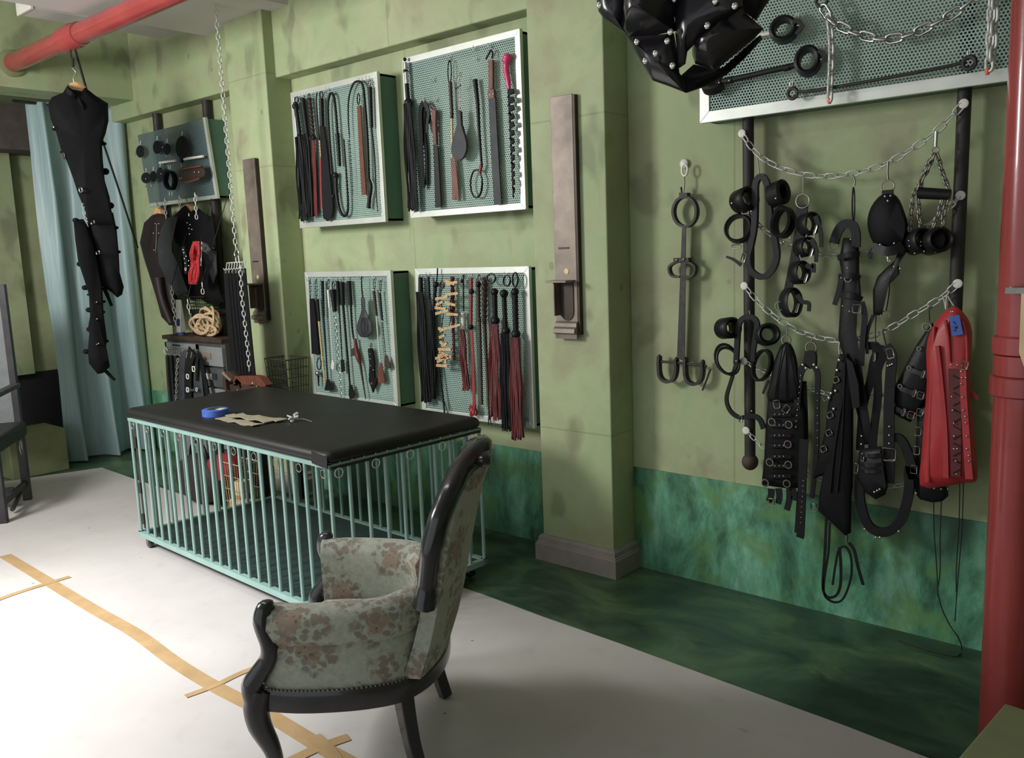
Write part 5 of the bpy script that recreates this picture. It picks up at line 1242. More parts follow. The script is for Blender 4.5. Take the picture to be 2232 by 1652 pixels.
strap(ol, h, 'right_facing', [(1960, 660), (1965, 900), (1985, 1200), (2005, 1500)], (44, 56), 'garment_red', -.05, t=.01); strap(ol, h, 'side_strap', [(2018, 860), (2050, 890), (2070, 915)], (40, 30), 'garment_red', 0)
blade(ol, h, 'blue_tape', [(1856, 305), (1932, 290), (1962, 435), (1878, 450)], 'tape_blue', .003, dy=-.05)
for P in ([(1885, 340), (1905, 360)], [(1893, 385), (1915, 375), (1900, 400)], [(1885, 405), (1905, 412)]): rod(ol, h, 'pen_mark', P, 3, 3, 'cloth_blue', -.053)
dots(ol, h, [(1945, 710), (1950, 755), (1978, 755), (1945, 800), (1955, 900), (1960, 995), (1975, 1042), (1978, 1088), (1985, 1185), (1985, 1280), (2000, 1330), (2003, 1370), (1890, 1090), (1892, 1185), (1890, 1280), (1915, 1280), (1905, 1370), (1910, 1465), (1875, 895), (1882, 995), (1870, 270), (1885, 268), (1915, 660), (1870, 660)], 8, 'chrome', -.058); buckle(ol, h, 1970, 665, 40, 60, 6, dy=-.06, rot=-.2)
for i in range(12): rod(ol, h, 'lacing', [(1885, 740 + i * 62), (1950, 775 + i * 62)], 4, 4, 'rope_black', -.052) if i % 2 == 0 else rod(ol, h, 'lacing', [(1950, 740 + i * 62), (1885, 775 + i * 62)], 4, 4, 'rope_black', -.052)
olj = On(ZJ, YC - .10)
for P in ([(1625, 310), (1620, 600), (1602, 900), (1600, 1090)], [(1652, 300), (1640, 650), (1612, 1000), (1590, 1300)]): rod(olj, h, 'lace', P, 4, 4, 'rope_black')
fl_ = [olj(1466, 1100), olj(1500, 1220), olj(1560, 1340), olj(1615, 1420)] + [atz(*ZJ(x, y), .006) for x, y in ((1640, 1500), (1605, 1555), (1500, 1540), (1350, 1500), (1185, 1440))]
MB().tube(spline(fl_, 5), .0022, 5).build('trailing_lace', 'rope_black', h)

# ------------------------------------------------------------------ steel torch plates on the pillars
def torch(x0, x1, z0, z1, label):
    h = thing('torch_plate', label, 'wall plate', ((x0 + x1) / 2, YP - .01, z0)); w = x1 - x0; H = z1 - z0; y0 = YP - .002; y1 = YP - .028
    MB().box((x0, y1, z0 + .02), (x1, y0, z1)).build('back_plate', 'steel_brown', h, smooth=False, bevel=.002)
    MB().box((x1, y1 + .002, z0 + .02), (x1 + .012, y0, z1 - .004)).build('dark_edge', 'steel_edge', h, smooth=False)
    zs = z0 + H * .24
    MB().box((x0 - .004, y1 - .075, zs), (x1 - .01, y1, zs + .01)).build('shelf', 'steel_brown', h, smooth=False, bevel=.001)
    P = [V((x0 + .03, y1 - .001, zs)), V((x0 + .03, y1 - .001, zs - .14))] + [V((x0 + .03 + (w - .05) * (.5 - .5 * math.cos(PI * k / 8)), y1 - .001, zs - .14 - .045 * math.sin(PI * k / 8))) for k in range(1, 8)] + [V((x1 - .02, y1 - .001, zs - .14)), V((x1 - .02, y1 - .001, zs))]
    MB().prism(P, V((0, -.004, 0))).build('recess_plate', 'steel_edge', h, smooth=False)
    MB().box((x0 + .02, y1 - .045, zs - .16), (x0 + .026, y1, zs)).build('cheek', 'steel_brown', h, smooth=False)
    prof = [(y1, z0 + .085), (y1 - .012, z0 + .075), (y1 - .014, z0 + .058), (y1 - .03, z0 + .05), (y1 - .032, z0 + .03), (y1 - .012, z0 + .022), (y1 - .01, z0), (y1, z0)]
    MB().prism([V((x0, a, b)) for a, b in prof], V((w, 0, 0))).build('foot_moulding', 'steel_brown', h, smooth=False)
    MB().box((x0 + w * .2, y1 - .002, z0 + H * .378), (x0 + w * .7, y1 + .001, z0 + H * .386)).build('slot', 'steel_edge', h, smooth=False)
    MB().lathe((x0 + w * .55, y1, z0 + H * .285), (0, -1, 0), [(0, .014), (.003, .014), (.003, .005), (.0031, .005)], 14).build('screw', 'pale_tan', h)
torch(-2.607, -2.478, 1.165, 2.30, 'tall brown steel torch plate with a small shelf on the nearer pillar')
torch(-5.235, -5.095, 1.17, 2.262, 'tall brown steel torch plate with a small shelf on the farther pillar')

# ------------------------------------------------------------------ leather sling in the foreground
YS = 1.5
os_ = On(ZE, YS); h = hung('leather_sling', 'shiny black riveted leather sling hanging into view at the top', 'sling', os_, 800, -100)
def sheet(outline, dy, t=.03, mat='leather_shiny', sm=3, tilt=0, bul=.035):
    O = [os_(x, y, dy + tilt * (x - 800) / 800) for x, y in outline]
    O = [q for i in range(len(O)) for q in [O[i].lerp(O[(i + 1) % len(O)], k / sm) for k in range(sm)]]
    n = len(O); c = sum(O, V()) / n; vs = []; fs = []; R_ = 5
    for side in (0, .0045):
        b = len(vs)
        for k in range(R_):
            q = 1 - k / R_
            for p in O: vs.append(c + (p - c) * q + V((0, -bul * (1 - q * q) + side, 0)))
        vs.append(c + V((0, -bul + side, 0)))
        for k in range(R_ - 1):
            for i in range(n):
                j = (i + 1) % n; f_ = (b + k * n + i, b + k * n + j, b + (k + 1) * n + j, b + (k + 1) * n + i); fs.append(f_ if side else f_[::-1])
        for i in range(n):
            f_ = (b + (R_ - 1) * n + i, b + (R_ - 1) * n + (i + 1) % n, b + R_ * n); fs.append(f_ if side else f_[::-1])
    m_ = R_ * n + 1
    for i in range(n): fs.append((i, (i + 1) % n, m_ + (i + 1) % n, m_ + i))
    return MB().add(vs, fs).build('leather_panel', mat, h, angle=50)
sheet([(345, -260), (800, -260), (770, 0), (735, 150), (752, 262), (560, 300), (355, 312), (325, 110)], -.03, bul=.07)
sheet([(40, -260), (350, -260), (342, 60), (322, 130), (300, 240), (352, 312), (240, 235), (150, 170), (95, 95)], .0, bul=.02)
sheet([(302, 275), (360, 312), (560, 300), (735, 285), (765, 470), (780, 620), (800, 650), (842, 795), (690, 735), (560, 690), (470, 545), (388, 395)], -.015, bul=.02)
sheet([(765, 0), (860, -260), (1300, -260), (1325, 55), (1200, 150), (1060, 252), (895, 390), (848, 440), (832, 545), (782, 580), (755, 300), (740, 140)], -.02, bul=.03)
sheet([(1325, 55), (1345, 105), (1420, 170), (1505, 242), (1420, 330), (1250, 470), (1090, 602), (1000, 572), (925, 548), (900, 470), (897, 392), (1060, 252)], .02, bul=.06)
sheet([(800, 650), (912, 552), (1000, 575), (1090, 604), (1165, 575), (1480, 300), (1495, 330), (1340, 500), (1185, 640), (1020, 735), (842, 795)], .06, bul=-.03, mat='leather')
sheet([(1290, -260), (1640, -260), (1550, 0), (1440, 172), (1350, 105), (1320, 50)], .08, bul=-.02, mat='leather')
src = None
for (x, y) in ((105, 42), (425, 357), (685, 350), (585, 456), (498, 521), (730, 562), (712, 272), (1028, 218), (1265, 50), (1098, 8), (745, -10)):
    p = os_(x, y, -.052)
    if src is None:
        src = MB().ball(p, .0062, (1, .45, 1), 12, 8).build('rivet', 'chrome', h, angle=60); base = p; continue
    inst(src, h, Matrix.Translation(p - base))
for (x, dy) in ((200, .0), (640, -.03), (1080, -.02), (1480, .08)):
    a = os_(x, -230, dy); MB().ribbon([a, V((a.x, a.y, 3.52))], .05, .005).build('hanging_strap', 'leather', h)
# ------------------------------------------------------------------ curtain
cu = thing('curtain', 'pale blue-green satin curtain falling to the floor at the far opening', 'curtain', (-7.35, 3.2, .01))
N, G = 60, []
for i in range(N + 1):
    t = i / N; yb = 2.80 + .72 * t; row = []
    for j in range(9):
        z = .012 + 2.86 * j / 8; k = 1 - .25 * j / 8
        fold = .075 * math.sin(t * 2 * PI * 2.6 + .5 * math.sin(j * .5) - .6) + .018 * math.sin(t * 2 * PI * 6.1 + 1 + j * .2)
        row.append(V((-7.36 + fold * (1.25 - .6 * j / 8) + .08 * t, yb + .012 * math.sin(j + i * .3), z)))
    G.append(row)
b = MB().grid(G); b.grid([[p + V((-.004, 0, 0)) for p in r_] for r_ in G][::-1]); b.build('curtain_cloth', 'curtain_cloth', cu, angle=80)
MB().ribbon([V((-7.36, 2.80, 2.872)), V((-7.28, 3.52, 2.872))], .05, .014, V((0, 0, 1))).build('header_tape', 'curtain_cloth', cu)
MB().tube([V((-7.33, 2.7, 2.866)), V((-7.33, 3.535, 2.866))], .012, 8).build('curtain_rod', 'iron', cu)

# ------------------------------------------------------------------ black bodysuit on a hanger below the red pipe
G0 = aty(155, 95, 2.55); oa, ob = OnV(ZA, G0), OnV(ZB, G0)
h = hung('hanging_bodysuit', 'long black strapped bodysuit hanging from the overhead red pipe', 'garment', oa, 530, 330)
rod(oa, h, 'cord', [(505, 330), (512, 400), (522, 430)], 6, 6, 'rope_black'); rod(oa, h, 'knot', [(522, 420), (526, 480)], 12, 10, 'rope_black'); rod(oa, h, 'hook', [(520, 490), (545, 520), (528, 560), (536, 600)], 5, 5, 'chrome')
blade(oa, h, 'hanger', [(515, 600), (560, 590), (605, 625), (595, 650), (530, 640)], 'hanger_wood', .03, dy=.0)
blade(oa, h, 'torso', [(488, 610), (515, 640), (590, 655), (612, 628), (690, 690), (778, 745), (782, 870), (760, 965), (735, 1030), (740, 1140), (755, 1300), (790, 1420), (800, 1500), (830, 1650), (640, 1650), (605, 1500), (560, 1390), (525, 1280), (480, 1160), (440, 1080), (400, 940), (365, 860), (345, 750), (372, 700), (455, 665)], 'garment_black', .26, dome=True)
blade(ob, h, 'leg', [(640, 180), (815, 210), (840, 330), (855, 500), (862, 640), (892, 745), (880, 800), (845, 822), (805, 785), (735, 740), (690, 500), (640, 330)], 'garment_black', .18, dome=True, dy=.02)
blade(ob, h, 'leg', [(528, 262), (600, 255), (645, 330), (690, 480), (735, 700), (742, 850), (748, 950), (772, 1130), (765, 1170), (792, 1320), (742, 1365), (702, 1372), (640, 1295), (632, 1200), (652, 1100), (632, 1050), (648, 960), (640, 800), (602, 680), (562, 560), (540, 400)], 'garment_black', .17, dome=True, dy=-.03)
for (x, y) in ((545, 265), (575, 580), (612, 750), (640, 910), (645, 1050), (620, 1210)): knob(ob, h, x, y, 26, 'garment_black', 'strap_end', (1, .8, .7), -.03)
for (x, y) in ((760, 1235), (795, 1480)): knob(oa, h, x, y, 30, 'garment_black', 'strap_end', (1, .8, .8))
for (on2, x, y, s2) in ((oa, 745, 1035, 24), (oa, 448, 1095, 18), (oa, 392, 930, 20), (ob, 832, 318, 24), (ob, 850, 492, 22), (ob, 745, 850, 18), (ob, 742, 925, 18), (ob, 766, 1135, 20), (ob, 640, 800, 16)): knob(on2, h, x, y, s2, 'garment_black', 'strap_end', (1.2, .8, .55), -.02)
rod(ob, h, 'tongue', [(745, 745), (775, 810), (805, 882)], 16, 10, 'garment_black'); rod(ob, h, 'tongue', [(752, 1340), (790, 1380), (828, 1416)], 15, 10, 'garment_black', -.02)
for (x, y, w_, h_) in ((690, 857, 30, 8), (693, 978, 30, 8), (703, 1155, 32, 8), (668, 282, 50, 20), (705, 498, 50, 22)): buckle(ob, h, x, y, w_, h_, 4, 'chrome', -.12, rot=.25)
buckle(oa, h, 582, 1368, 46, 30, 5, dy=-.13); dring(oa, h, 458, 1122, 20, 5, dy=-.06); dots(oa, h, [(493, 662), (530, 688), (600, 765), (575, 745), (385, 915)], 9, dy=-.10); strap(oa, h, 'collar_strap', [(480, 650), (520, 680, -.03), (545, 700)], (34, 34), 'leather', -.10, horiz=False)
strap(oa, h, 'neck_strap', [(560, 700), (590, 760, -.02), (605, 790)], (22, 18), 'leather', -.11, horiz=False)
chain_mesh(h, [oa(598, 1470, -.05), oa(612, 1570, -.05), ob(632, 270, -.05)], .03, .003, 'zinc')
rp = [aty(160, 95, 2.55), aty(205, 250, 2.75), aty(258, 410, 3.0), aty(300, 540, 3.25)]
tag(MB().tube(spline(rp, 5), .008, 6).build('tie_rope', 'rope_black'), 'thin black rope running slantwise from the red pipe toward the rear bay', 'rope')

# ------------------------------------------------------------------ hanging chain with a strap rack
a = atz(470, 42, 3.165); X, Y = -5.33, 3.05
oc = On(ZN, 3.08)
top = aty(470, 45, 3.08); bot = oc(1075, 20)
h = thing('hanging_chain_rack', 'long ceiling chain carrying a wire rack of black straps', 'strap rack', top)
chain_links(h, [V((bot.x, 3.08, 3.165)), bot], .042, .0034, 'zinc', .5)
rod(oc, h, 'carabiner', [(1085, 0), (1060, 50), (1075, 95), (1105, 60), (1085, 10)], 7, 7, 'chrome'); rod(oc, h, 'stem', [(1072, 90), (1078, 150)], 6, 6, 'zinc'); rod(oc, h, 'stem', [(1100, 80), (1110, 150)], 6, 6, 'zinc')
rod(oc, h, 'wire_bar', [(985, 152), (1170, 140)], 6, 6, 'zinc')
for i in range(8):
    x = 985 + i * 26; y = 152 - i * 1.6; rod(oc, h, 'prong', [(x, y), (x - 6, y + 50), (x - 22, y + 70), (x - 34, y + 55)], 5, 4, 'zinc', dy=-.01)
for i, (x, xb, yb) in enumerate(((975, 1060, 1230), (1005, 1100, 1270), (1040, 1130, 1290), (1075, 1160, 1300), (1105, 1195, 1300), (1150, 1245, 1300))):
    strap(oc, h, 'black_strap', [(x, 225 - i * 4), ((x + xb) / 2 - 8, 700), (xb, yb)], (44, 60), 'leather_matte', .004 * i, t=.006); buckle(oc, h, x, 240, 20, 30, 4, dy=-.01)
chain_links(h, spline(oc.pts([(1120, 180), (1135, 480), (1170, 800), (1200, 1080), (1208, 1230)], -.03), 4), .04, .0035, 'zinc', .5)

# ------------------------------------------------------------------ small gear on the far rack
om = On(ZM, 3.36); gf = 'gear on the far rack'
def disc(label, x, y, rx, ry, mat='leather', nm='eye_mask', extra=()):
    h = hung(nm, label, 'mask', om, x, y - ry, gf); blade(om, h, 'pad', oval(x, y, rx, ry), mat, .035, dome=True, dy=-.01); rod(om, h, 'clip', [(x + 4, y - ry - 45), (x, y - ry + 8)], 6, 5, 'zinc')
    for (dx, dy_) in extra: knob(om, h, x + dx, y + dy_, 8, 'chrome', 'stud', dy=-.03)
    return h
disc('round black pad at the far left of the far rack', 125, 535, 46, 66, 'leather'); disc('small dark oval pad second from left on the far rack', 302, 490, 44, 72, 'leather_matte'); disc('small dark oval pad with silver chain third on the far rack', 408, 510, 38, 62, 'leather_matte', extra=((-45, -20), (-8, 72)))
h = disc('large black oval pad in the top row of the far rack', 567, 490, 70, 122, 'leather_matte'); rod(om, h, 'stem', [(565, 600), (560, 650)], 26, 20, 'leather'); rod(om, h, 'end_clip', [(556, 650), (566, 705)], 10, 8, 'nickel_dull')
h = hung('white_bar', 'white plastic bar in two lengths across the far rack', 'bar', om, 330, 655, gf); rod(om, h, 'rod', [(330, 655), (500, 632)], 12, 12, 'white_plastic', n=10); rod(om, h, 'rod', [(592, 616), (790, 586)], 14, 14, 'white_plastic', n=10)
disc('round dark pad at left in the lower row of the far rack', 185, 815, 52, 58, 'leather', extra=((0, 10), (-5, 90))); disc('narrow dark pad second in the lower row of the far rack', 262, 800, 36, 58, 'leather_matte', extra=((-20, 80), (-15, 100))); disc('small oval pad with a pale centre in the lower row of the far rack', 335, 772, 38, 70, 'leather', extra=((10, 0),))
h = hung('leather_collar', 'black ring collar hanging on the far rack', 'collar', om, 440, 700, gf); cuff(om, h, 442, 840, 58, 92, 'leather_matte', .06, .015, (.5, -1, 0)); rod(om, h, 'clip', [(420, 680), (428, 720)], 5, 5, 'zinc'); rod(om, h, 'clip', [(445, 680), (440, 720)], 5, 5, 'zinc'); rod(om, h, 'lower_clip', [(435, 960), (435, 1000)], 5, 5, 'zinc'); rod(om, h, 'lower_clip', [(462, 960), (462, 1000)], 5, 5, 'zinc')
h = hung('wide_collar', 'wide dark red-brown collar with studs at right on the far rack', 'collar', om, 670, 690, gf)
blade(om, h, 'band', [(520, 735), (560, 705), (780, 680), (815, 740), (812, 795), (760, 830), (570, 880), (545, 830)], 'leather_dark_brown', .05, dome=True, dy=-.02); strap(om, h, 'red_edge', [(540, 730), (660, 705), (770, 690)], (14, 14), 'leather_brown', -.05, horiz=False); strap(om, h, 'red_edge', [(560, 868), (660, 850), (750, 822)], (18, 18), 'leather_brown', -.045, horiz=False); dots(om, h, [(695, 755), (742, 752), (562, 815), (540, 820)], 8, dy=-.05); rod(om, h, 'clip', [(800, 690), (790, 720), (800, 760)], 6, 5, 'zinc')

# ------------------------------------------------------------------ jackets and gear below the far rack
on_ = On(ZN, 3.36)
h = hung('leather_jacket', 'dark maroon leather jacket on a wooden hanger, left in the rear bay', 'jacket', om, 315, 1100)
rod(om, h, 'hanger_hook', [(290, 1045), (300, 1080), (315, 1110)], 5, 4, 'nickel_dull'); blade(om, h, 'hanger', [(268, 1210), (290, 1150), (315, 1128), (350, 1150), (362, 1195), (320, 1190)], 'hanger_wood', .03)
px_ = [ZM(x, y) for x, y in ((265, 1195), (345, 1190), (440, 1240), (470, 1500), (480, 1800))] + [ZN(x, y) for x, y in ((430, 330), (460, 560), (470, 790), (395, 760), (330, 690), (270, 470), (150, 90))] + [ZM(x, y) for x, y in ((120, 1500), (165, 1290))]
ox = On(ZX, 3.38); blade(ox, h, 'body', px_, 'garment_maroon', .10, dome=True)
dots(om, h, [(282, 1300), (318, 1300), (262, 1400), (318, 1400), (270, 1580)], 7, dy=-.06); rod(om, h, 'zip', [(300, 1300), (296, 1450), (290, 1600)], 6, 5, 'nickel_dull', -.06) ; rod(on_, h, 'sleeve', [(300, 300), (340, 520), (430, 760)], 46, 30, 'garment_maroon', -.04)
h = hung('leather_jacket', 'charcoal leather jacket with wide sleeves on a wooden hanger in the rear bay', 'jacket', om, 630, 1080)
rod(om, h, 'hanger_hook', [(600, 1020), (615, 1050), (630, 1090)], 5, 4, 'nickel_dull'); blade(om, h, 'hanger', [(595, 1105), (640, 1092), (680, 1120), (695, 1155), (655, 1160), (620, 1130)], 'hanger_wood', .03)
px_ = [ZM(x, y) for x, y in ((560, 1135), (600, 1105), (660, 1170), (740, 1135), (820, 1200), (905, 1240), (930, 1500))] + [ZN(x, y) for x, y in ((890, 200), (890, 330), (960, 540), (840, 560), (700, 560), (600, 500), (540, 330))] + [ZM(x, y) for x, y in ((560, 1560), (500, 1500), (420, 1330), (480, 1220))]
blade(On(ZX, 3.34), h, 'body', px_, 'garment_black', .11, dome=True)
px_ = [ZM(x, y) for x, y in ((420, 1240), (520, 1225), (470, 1400))] + [ZN(x, y) for x, y in ((440, 40), (520, 200), (600, 440), (480, 480), (390, 330), (300, 150), (290, 0))] + [ZM(x, y) for x, y in ((310, 1500), (350, 1340))]
blade(On(ZX, 3.26), h, 'sleeve', px_, 'garment_grey', .09, dome=True)
blade(On(ZN, 3.28), h, 'sleeve', [(790, 20), (880, 30), (890, 250), (850, 360), (800, 240)], 'garment_grey', .10, dome=True)
rod(om, h, 'collar_pin', [(640, 1190), (642, 1220)], 7, 7, 'chrome', -.1); dots(om, h, [(620, 1290), (650, 1310), (640, 1350), (670, 1360), (645, 1410), (900, 1560)], 8, dy=-.11)
for i, (x0, y0, x1, y1) in enumerate(((382, 1030, 398, 1245), (535, 1000, 545, 1155), (702, 975, 722, 1250))):
    h = thing('short_chain', ('short hanging chain left of the two jackets', 'short hanging chain above the charcoal jacket sleeve', 'short hanging chain over the charcoal jacket chest')[i], 'chain', om(x0, y0, -.10), 'chains on hooks below the far rack')
    rod(om, h, 'hook', [(x0 + 28, y0 + 40), (x0 + 5, y0 + 20), (x0, y0)], 6, 5, 'zinc', -.10); chain_links(h, om.pts([(x0, y0), (x1, y1)], -.14 if i == 2 else -.10), .034, .0032, 'zinc', .4)
o5 = On(ZN, 3.16)
h = hung('red_rope', 'bundled hank of red rope hanging before the charcoal jacket', 'rope', o5, 690, -70)
rd = random.Random(2); m = MB()
for i in range(14):
    s = rd.uniform(-1, 1); P = [o5(680 + s * 26, -60), o5(665 + s * 48, 60, rd.uniform(-.03, .03)), o5(668 + s * 36, 160, rd.uniform(-.03, .03)), o5(655 + s * 50, 260, rd.uniform(-.03, .03)), o5(645 + s * 34, 360)]
    m.tube(spline(P, 4), .008, 6)
m.build('strands', 'rope_red', h, kind='stuff'); loop(o5, h, 672, 150, 46, 14, 8, 'rope_red', 'wrap')
h = hung('goggle_mask', 'grey rubber mask with round lens hanging beside the red rope', 'mask', o5, 760, -70)
blade(o5, h, 'face', [(740, -60), (790, -40), (830, 20), (800, 70), (750, 40), (725, -20)], 'leather_grey', .06, dome=True); loop(o5, h, 770, 10, 28, 26, 6, 'nickel_dull', 'lens_rim', -.035); rod(o5, h, 'strap', [(735, -60), (730, 60), (725, 180)], 6, 6, 'zinc')
h = hung('buckle_strap', 'black strap set with silver buckles hanging before the jackets', 'strap', o5, 545, 0)
strap(o5, h, 'strap', [(545, -10), (560, 60), (575, 150), (575, 260)], (34, 26), 'leather', t=.006); dots(o5, h, [(545, 20), (552, 50), (575, 85), (558, 110), (600, 130), (565, 155), (602, 178)], 9, dy=-.02); dring(o5, h, 572, 215, 14, 5, 'zinc')
for i, (x0, y0, x1, y1) in enumerate(((430, 380, 472, 775), (590, 515, 612, 665), (735, 340, 745, 470))):
    h = thing('short_chain', ('long thin chain hanging left of the white tube', 'short thin chain with a swivel above the cabinet', 'pair of fine chains above the wire basket')[i], 'chain', o5(x0, y0), 'chains on hooks below the far rack')
    chain_links(h, o5.pts([(x0, y0), (x1, y1)]), .038, .0034, 'zinc', .4); p0 = o5(x0, y0)
    MB().tube([p0, V((p0.x, 3.415, 2.05))], .003, 5).build('cord', 'rope_black', h)

# ------------------------------------------------------------------ cabinet and clutter in the rear bay
fr_ = On(ZN, 3.15)
tl, tr_ = fr_(372, 888), fr_(1045, 905); zt = fr_(700, 895).z
x0, x1 = fr_(372, 900).x, -5.385
h = thing('drawer_cabinet', 'grey cabinet with a framed door and shallow drawers behind the table', 'cabinet', ((x0 + x1) / 2, 3.25, 0))
MB().box((x0, 3.1600, 0), (x1, 3.50, zt - .03)).build('body', 'cabinet_dark', h, smooth=False)
MB().box((x0 - .02, 3.13, zt - .03), (x1, 3.51, zt)).build('top_board', 'leather_dark_brown', h, smooth=False, bevel=.004)
xm = fr_(712, 1000).x
d_ = MB().box((x0 + .01, 3.1420, .05), (xm, 3.1600, zt - .05)).build('door', 'cabinet_grey', h, smooth=False)
for (a0, a1, b0, b1) in ((x0 + .01, xm, zt - .085, zt - .05), (xm - .025, xm, .05, zt - .05), (x0 + .01, x0 + .03, .05, zt - .05)): MB().box((a0, 3.1340, b0), (a1, 3.1420, b1)).build('door_frame', 'label_white' if 0 else 'cabinet_grey', d_, smooth=False)
MB().box((x0 + .12, 3.1330, zt - .075), (x0 + .24, 3.1335, zt - .062)).build('door_handle', 'black_paint', d_, smooth=False)
zz = zt - .06
for k in range(5):
    zh = .135; dr = MB().box((xm + .012, 3.1380, zz - zh), (x1 - .012, 3.1600, zz)).build('drawer', ('cabinet_grey', 'cabinet_dark', 'cabinet_grey', 'cabinet_dark', 'cabinet_grey')[k], h, smooth=False, bevel=.003)
    MB().box((xm + .06, 3.1320, zz - zh * .62), (xm + .17, 3.1380, zz - zh * .32)).build('label', ('card_brown', 'label_white', 'card_brown', 'green_dim', 'label_white')[k], dr, smooth=False)
    if k == 1: MB().box((xm + .16, 3.1315, zz - zh * .6), (xm + .22, 3.1380, zz - zh * .3)).build('grip', 'black_paint', dr, smooth=False)
    zz -= zh + .012
# on the cabinet
c = On(ZN, 3.23)(800, 830); zc = zt
m = MB(); rd = random.Random(9)
for i in range(16):
    a = rd.uniform(0, 2 * PI); R_ = rd.uniform(.05, .12); cz = zc + .02 + rd.uniform(0, .10); ax = V((rd.uniform(-.5, .5), -1, rd.uniform(-.6, .6)))
    m.ring(V((c.x + .05 * math.cos(a), 3.23 + .03 * math.sin(a), cz + .02)), R_ * 1.2, .009, ax, Rz=min(R_, cz - zc + .01), n=18, k=6)
h = thing('rope_pile', 'tangled pile of tan rope on the cabinet top', 'rope', (c.x, 3.23, zc)); m.build('coils', 'rope_tan', h, kind='stuff')
c = On(ZN, 3.2)(525, 790); h = thing('cream_tube', 'white and blue squeeze tube standing on the cabinet', 'tube', (c.x, 3.2, zc))
MB().hexa([V((c.x - .028, 3.1750, zc + .02)), V((c.x + .028, 3.1750, zc + .02)), V((c.x + .028, 3.2250, zc + .02)), V((c.x - .028, 3.2250, zc + .02)), V((c.x - .04, 3.1980, zc + .26)), V((c.x + .04, 3.1980, zc + .26)), V((c.x + .04, 3.2020, zc + .26)), V((c.x - .04, 3.2020, zc + .26))]).build('tube_body', 'label_white', h, bevel=.006)
MB().lathe((c.x, 3.2000, zc), (0, 0, 1), [(0, .024), (.022, .024)], 14).build('cap', 'tape_blue', h); MB().box((c.x - .02, 3.1795, zc + .05), (c.x + .026, 3.1830, zc + .12)).build('blue_label', 'cloth_blue', h, smooth=False)
c = On(ZN, 3.35)(800, 640); w_ = .17
h = thing('dark_box', 'black box on the cabinet behind the rope pile', 'box', (c.x, 3.36, zc)); MB().box((c.x - w_, 3.3, zc), (c.x + w_ + .1, 3.48, zc + .15)).build('body', 'bag_dark', h, smooth=False, bevel=.01); MB().box((c.x - w_ - .01, 3.29, zc + .15), (c.x + w_ + .11, 3.49, zc + .175)).build('lid', 'black_paint', h, smooth=False, bevel=.006)
def basket(c, rx, ry, hh, label, mat='iron'):
    h = thing('wire_basket', label, 'basket', c); m = MB()
    for k in range(5): m.tube([c + V((sx * rx * (.85 + .15 * k / 4), sy * ry * (.85 + .15 * k / 4), hh * k / 4)) for sx, sy in ((-1, -1), (1, -1), (1, 1), (-1, 1))], .0025 if k < 4 else .004, 5, closed=True)
    m.build('hoops', mat, h); m = MB()
    for k in range(9):
        s = -1 + 2 * k / 8
        for (a, b) in (((s * rx, -ry), 0), ((s * rx, ry), 0), ((-rx, s * ry), 0), ((rx, s * ry), 0)): m.tube([c + V((a[0] * .85, a[1] * .85, 0)), c + V((a[0], a[1], hh))], .002, 4)
        m.tube([c + V((s * rx * .85, -ry * .85, 0)), c + V((s * rx * .85, ry * .85, 0))], .002, 4)
    m.build('wires', mat, h, kind='stuff'); return h
c = On(ZN, 3.38)(775, 540); basket(V((c.x, 3.38, zc + .176)), .13, .09, .10, 'small wire basket with green cloth on the black box'); tag(MB().pillow([V((c.x + .11 * math.cos(a), 3.38 + .075 * math.sin(a), zc + .225)) for a in [2 * PI * k / 14 for k in range(14)]], .07, V((0, 0, 1))).build('green_cloth', 'green_dim'), 'pale green cloth lying in the small wire basket', 'cloth')
# straps hung on the cabinet front
o6 = On(ZN, 3.115)
h = hung('strap_hanger', 'wire hanger of thin dark straps on the cabinet door', 'straps', o6, 370, 1010)
rod(o6, h, 'hanger_hook', [(385, 1070), (360, 1040), (360, 1010), (380, 1005), (390, 1030)], 6, 6, 'zinc'); rod(o6, h, 'wire_bar', [(372, 1060), (520, 1075)], 5, 5, 'zinc')
for i in range(6):
    x = 378 + i * 22; rod(o6, h, 'clip', [(x + 22, 1020), (x + 4, 1080)], 6, 5, 'chrome', -.005); strap(o6, h, 'thin_strap', [(x, 1075), (x + 14, 1300), (x + 36, 1560)], (16, 20), 'leather_matte' if i % 2 else 'leather_grey', -.004 * (i % 3), t=.004)
chain_mesh(h, o6.pts([(495, 1110), (478, 1300), (480, 1420), (470, 1560)], -.02), .03, .003, 'zinc')
h = hung('buckled_apron', 'black leather panel with square silver buckles on the cabinet door', 'apron', o6, 620, 1010)
blade(o6, h, 'panel', [(520, 1060), (560, 1020), (670, 1020), (710, 1100), (760, 1500), (740, 1560), (490, 1560), (500, 1250)], 'leather_grey', .04, dome=True, dy=-.02); strap(o6, h, 'center_strap', [(640, 1030), (600, 1200), (600, 1560)], (70, 66), 'leather', -.045, t=.008); strap(o6, h, 'side_strap', [(720, 1120), (760, 1300), (800, 1500)], (30, 40), 'leather', -.03, t=.008); strap(o6, h, 'side_strap', [(690, 1060), (685, 1200), (680, 1330)], (22, 16), 'leather', -.045)
for (x, y, s_) in ((652, 1212, 46), (592, 1288, 42), (592, 1420, 40)): buckle(o6, h, x, y, s_, s_, 6, 'white_plastic', -.055)
strap(o6, h, 'cross_strap', [(590, 1420), (640, 1422), (690, 1418)], (26, 26), 'leather_grey', -.05, horiz=False); dring(o6, h, 682, 1418, 18, 5, 'zinc', -.055)
for x in (590, 635): rod(o6, h, 'clip', [(x, 1040), (x - 10, 1100)], 7, 6, 'chrome', -.05)
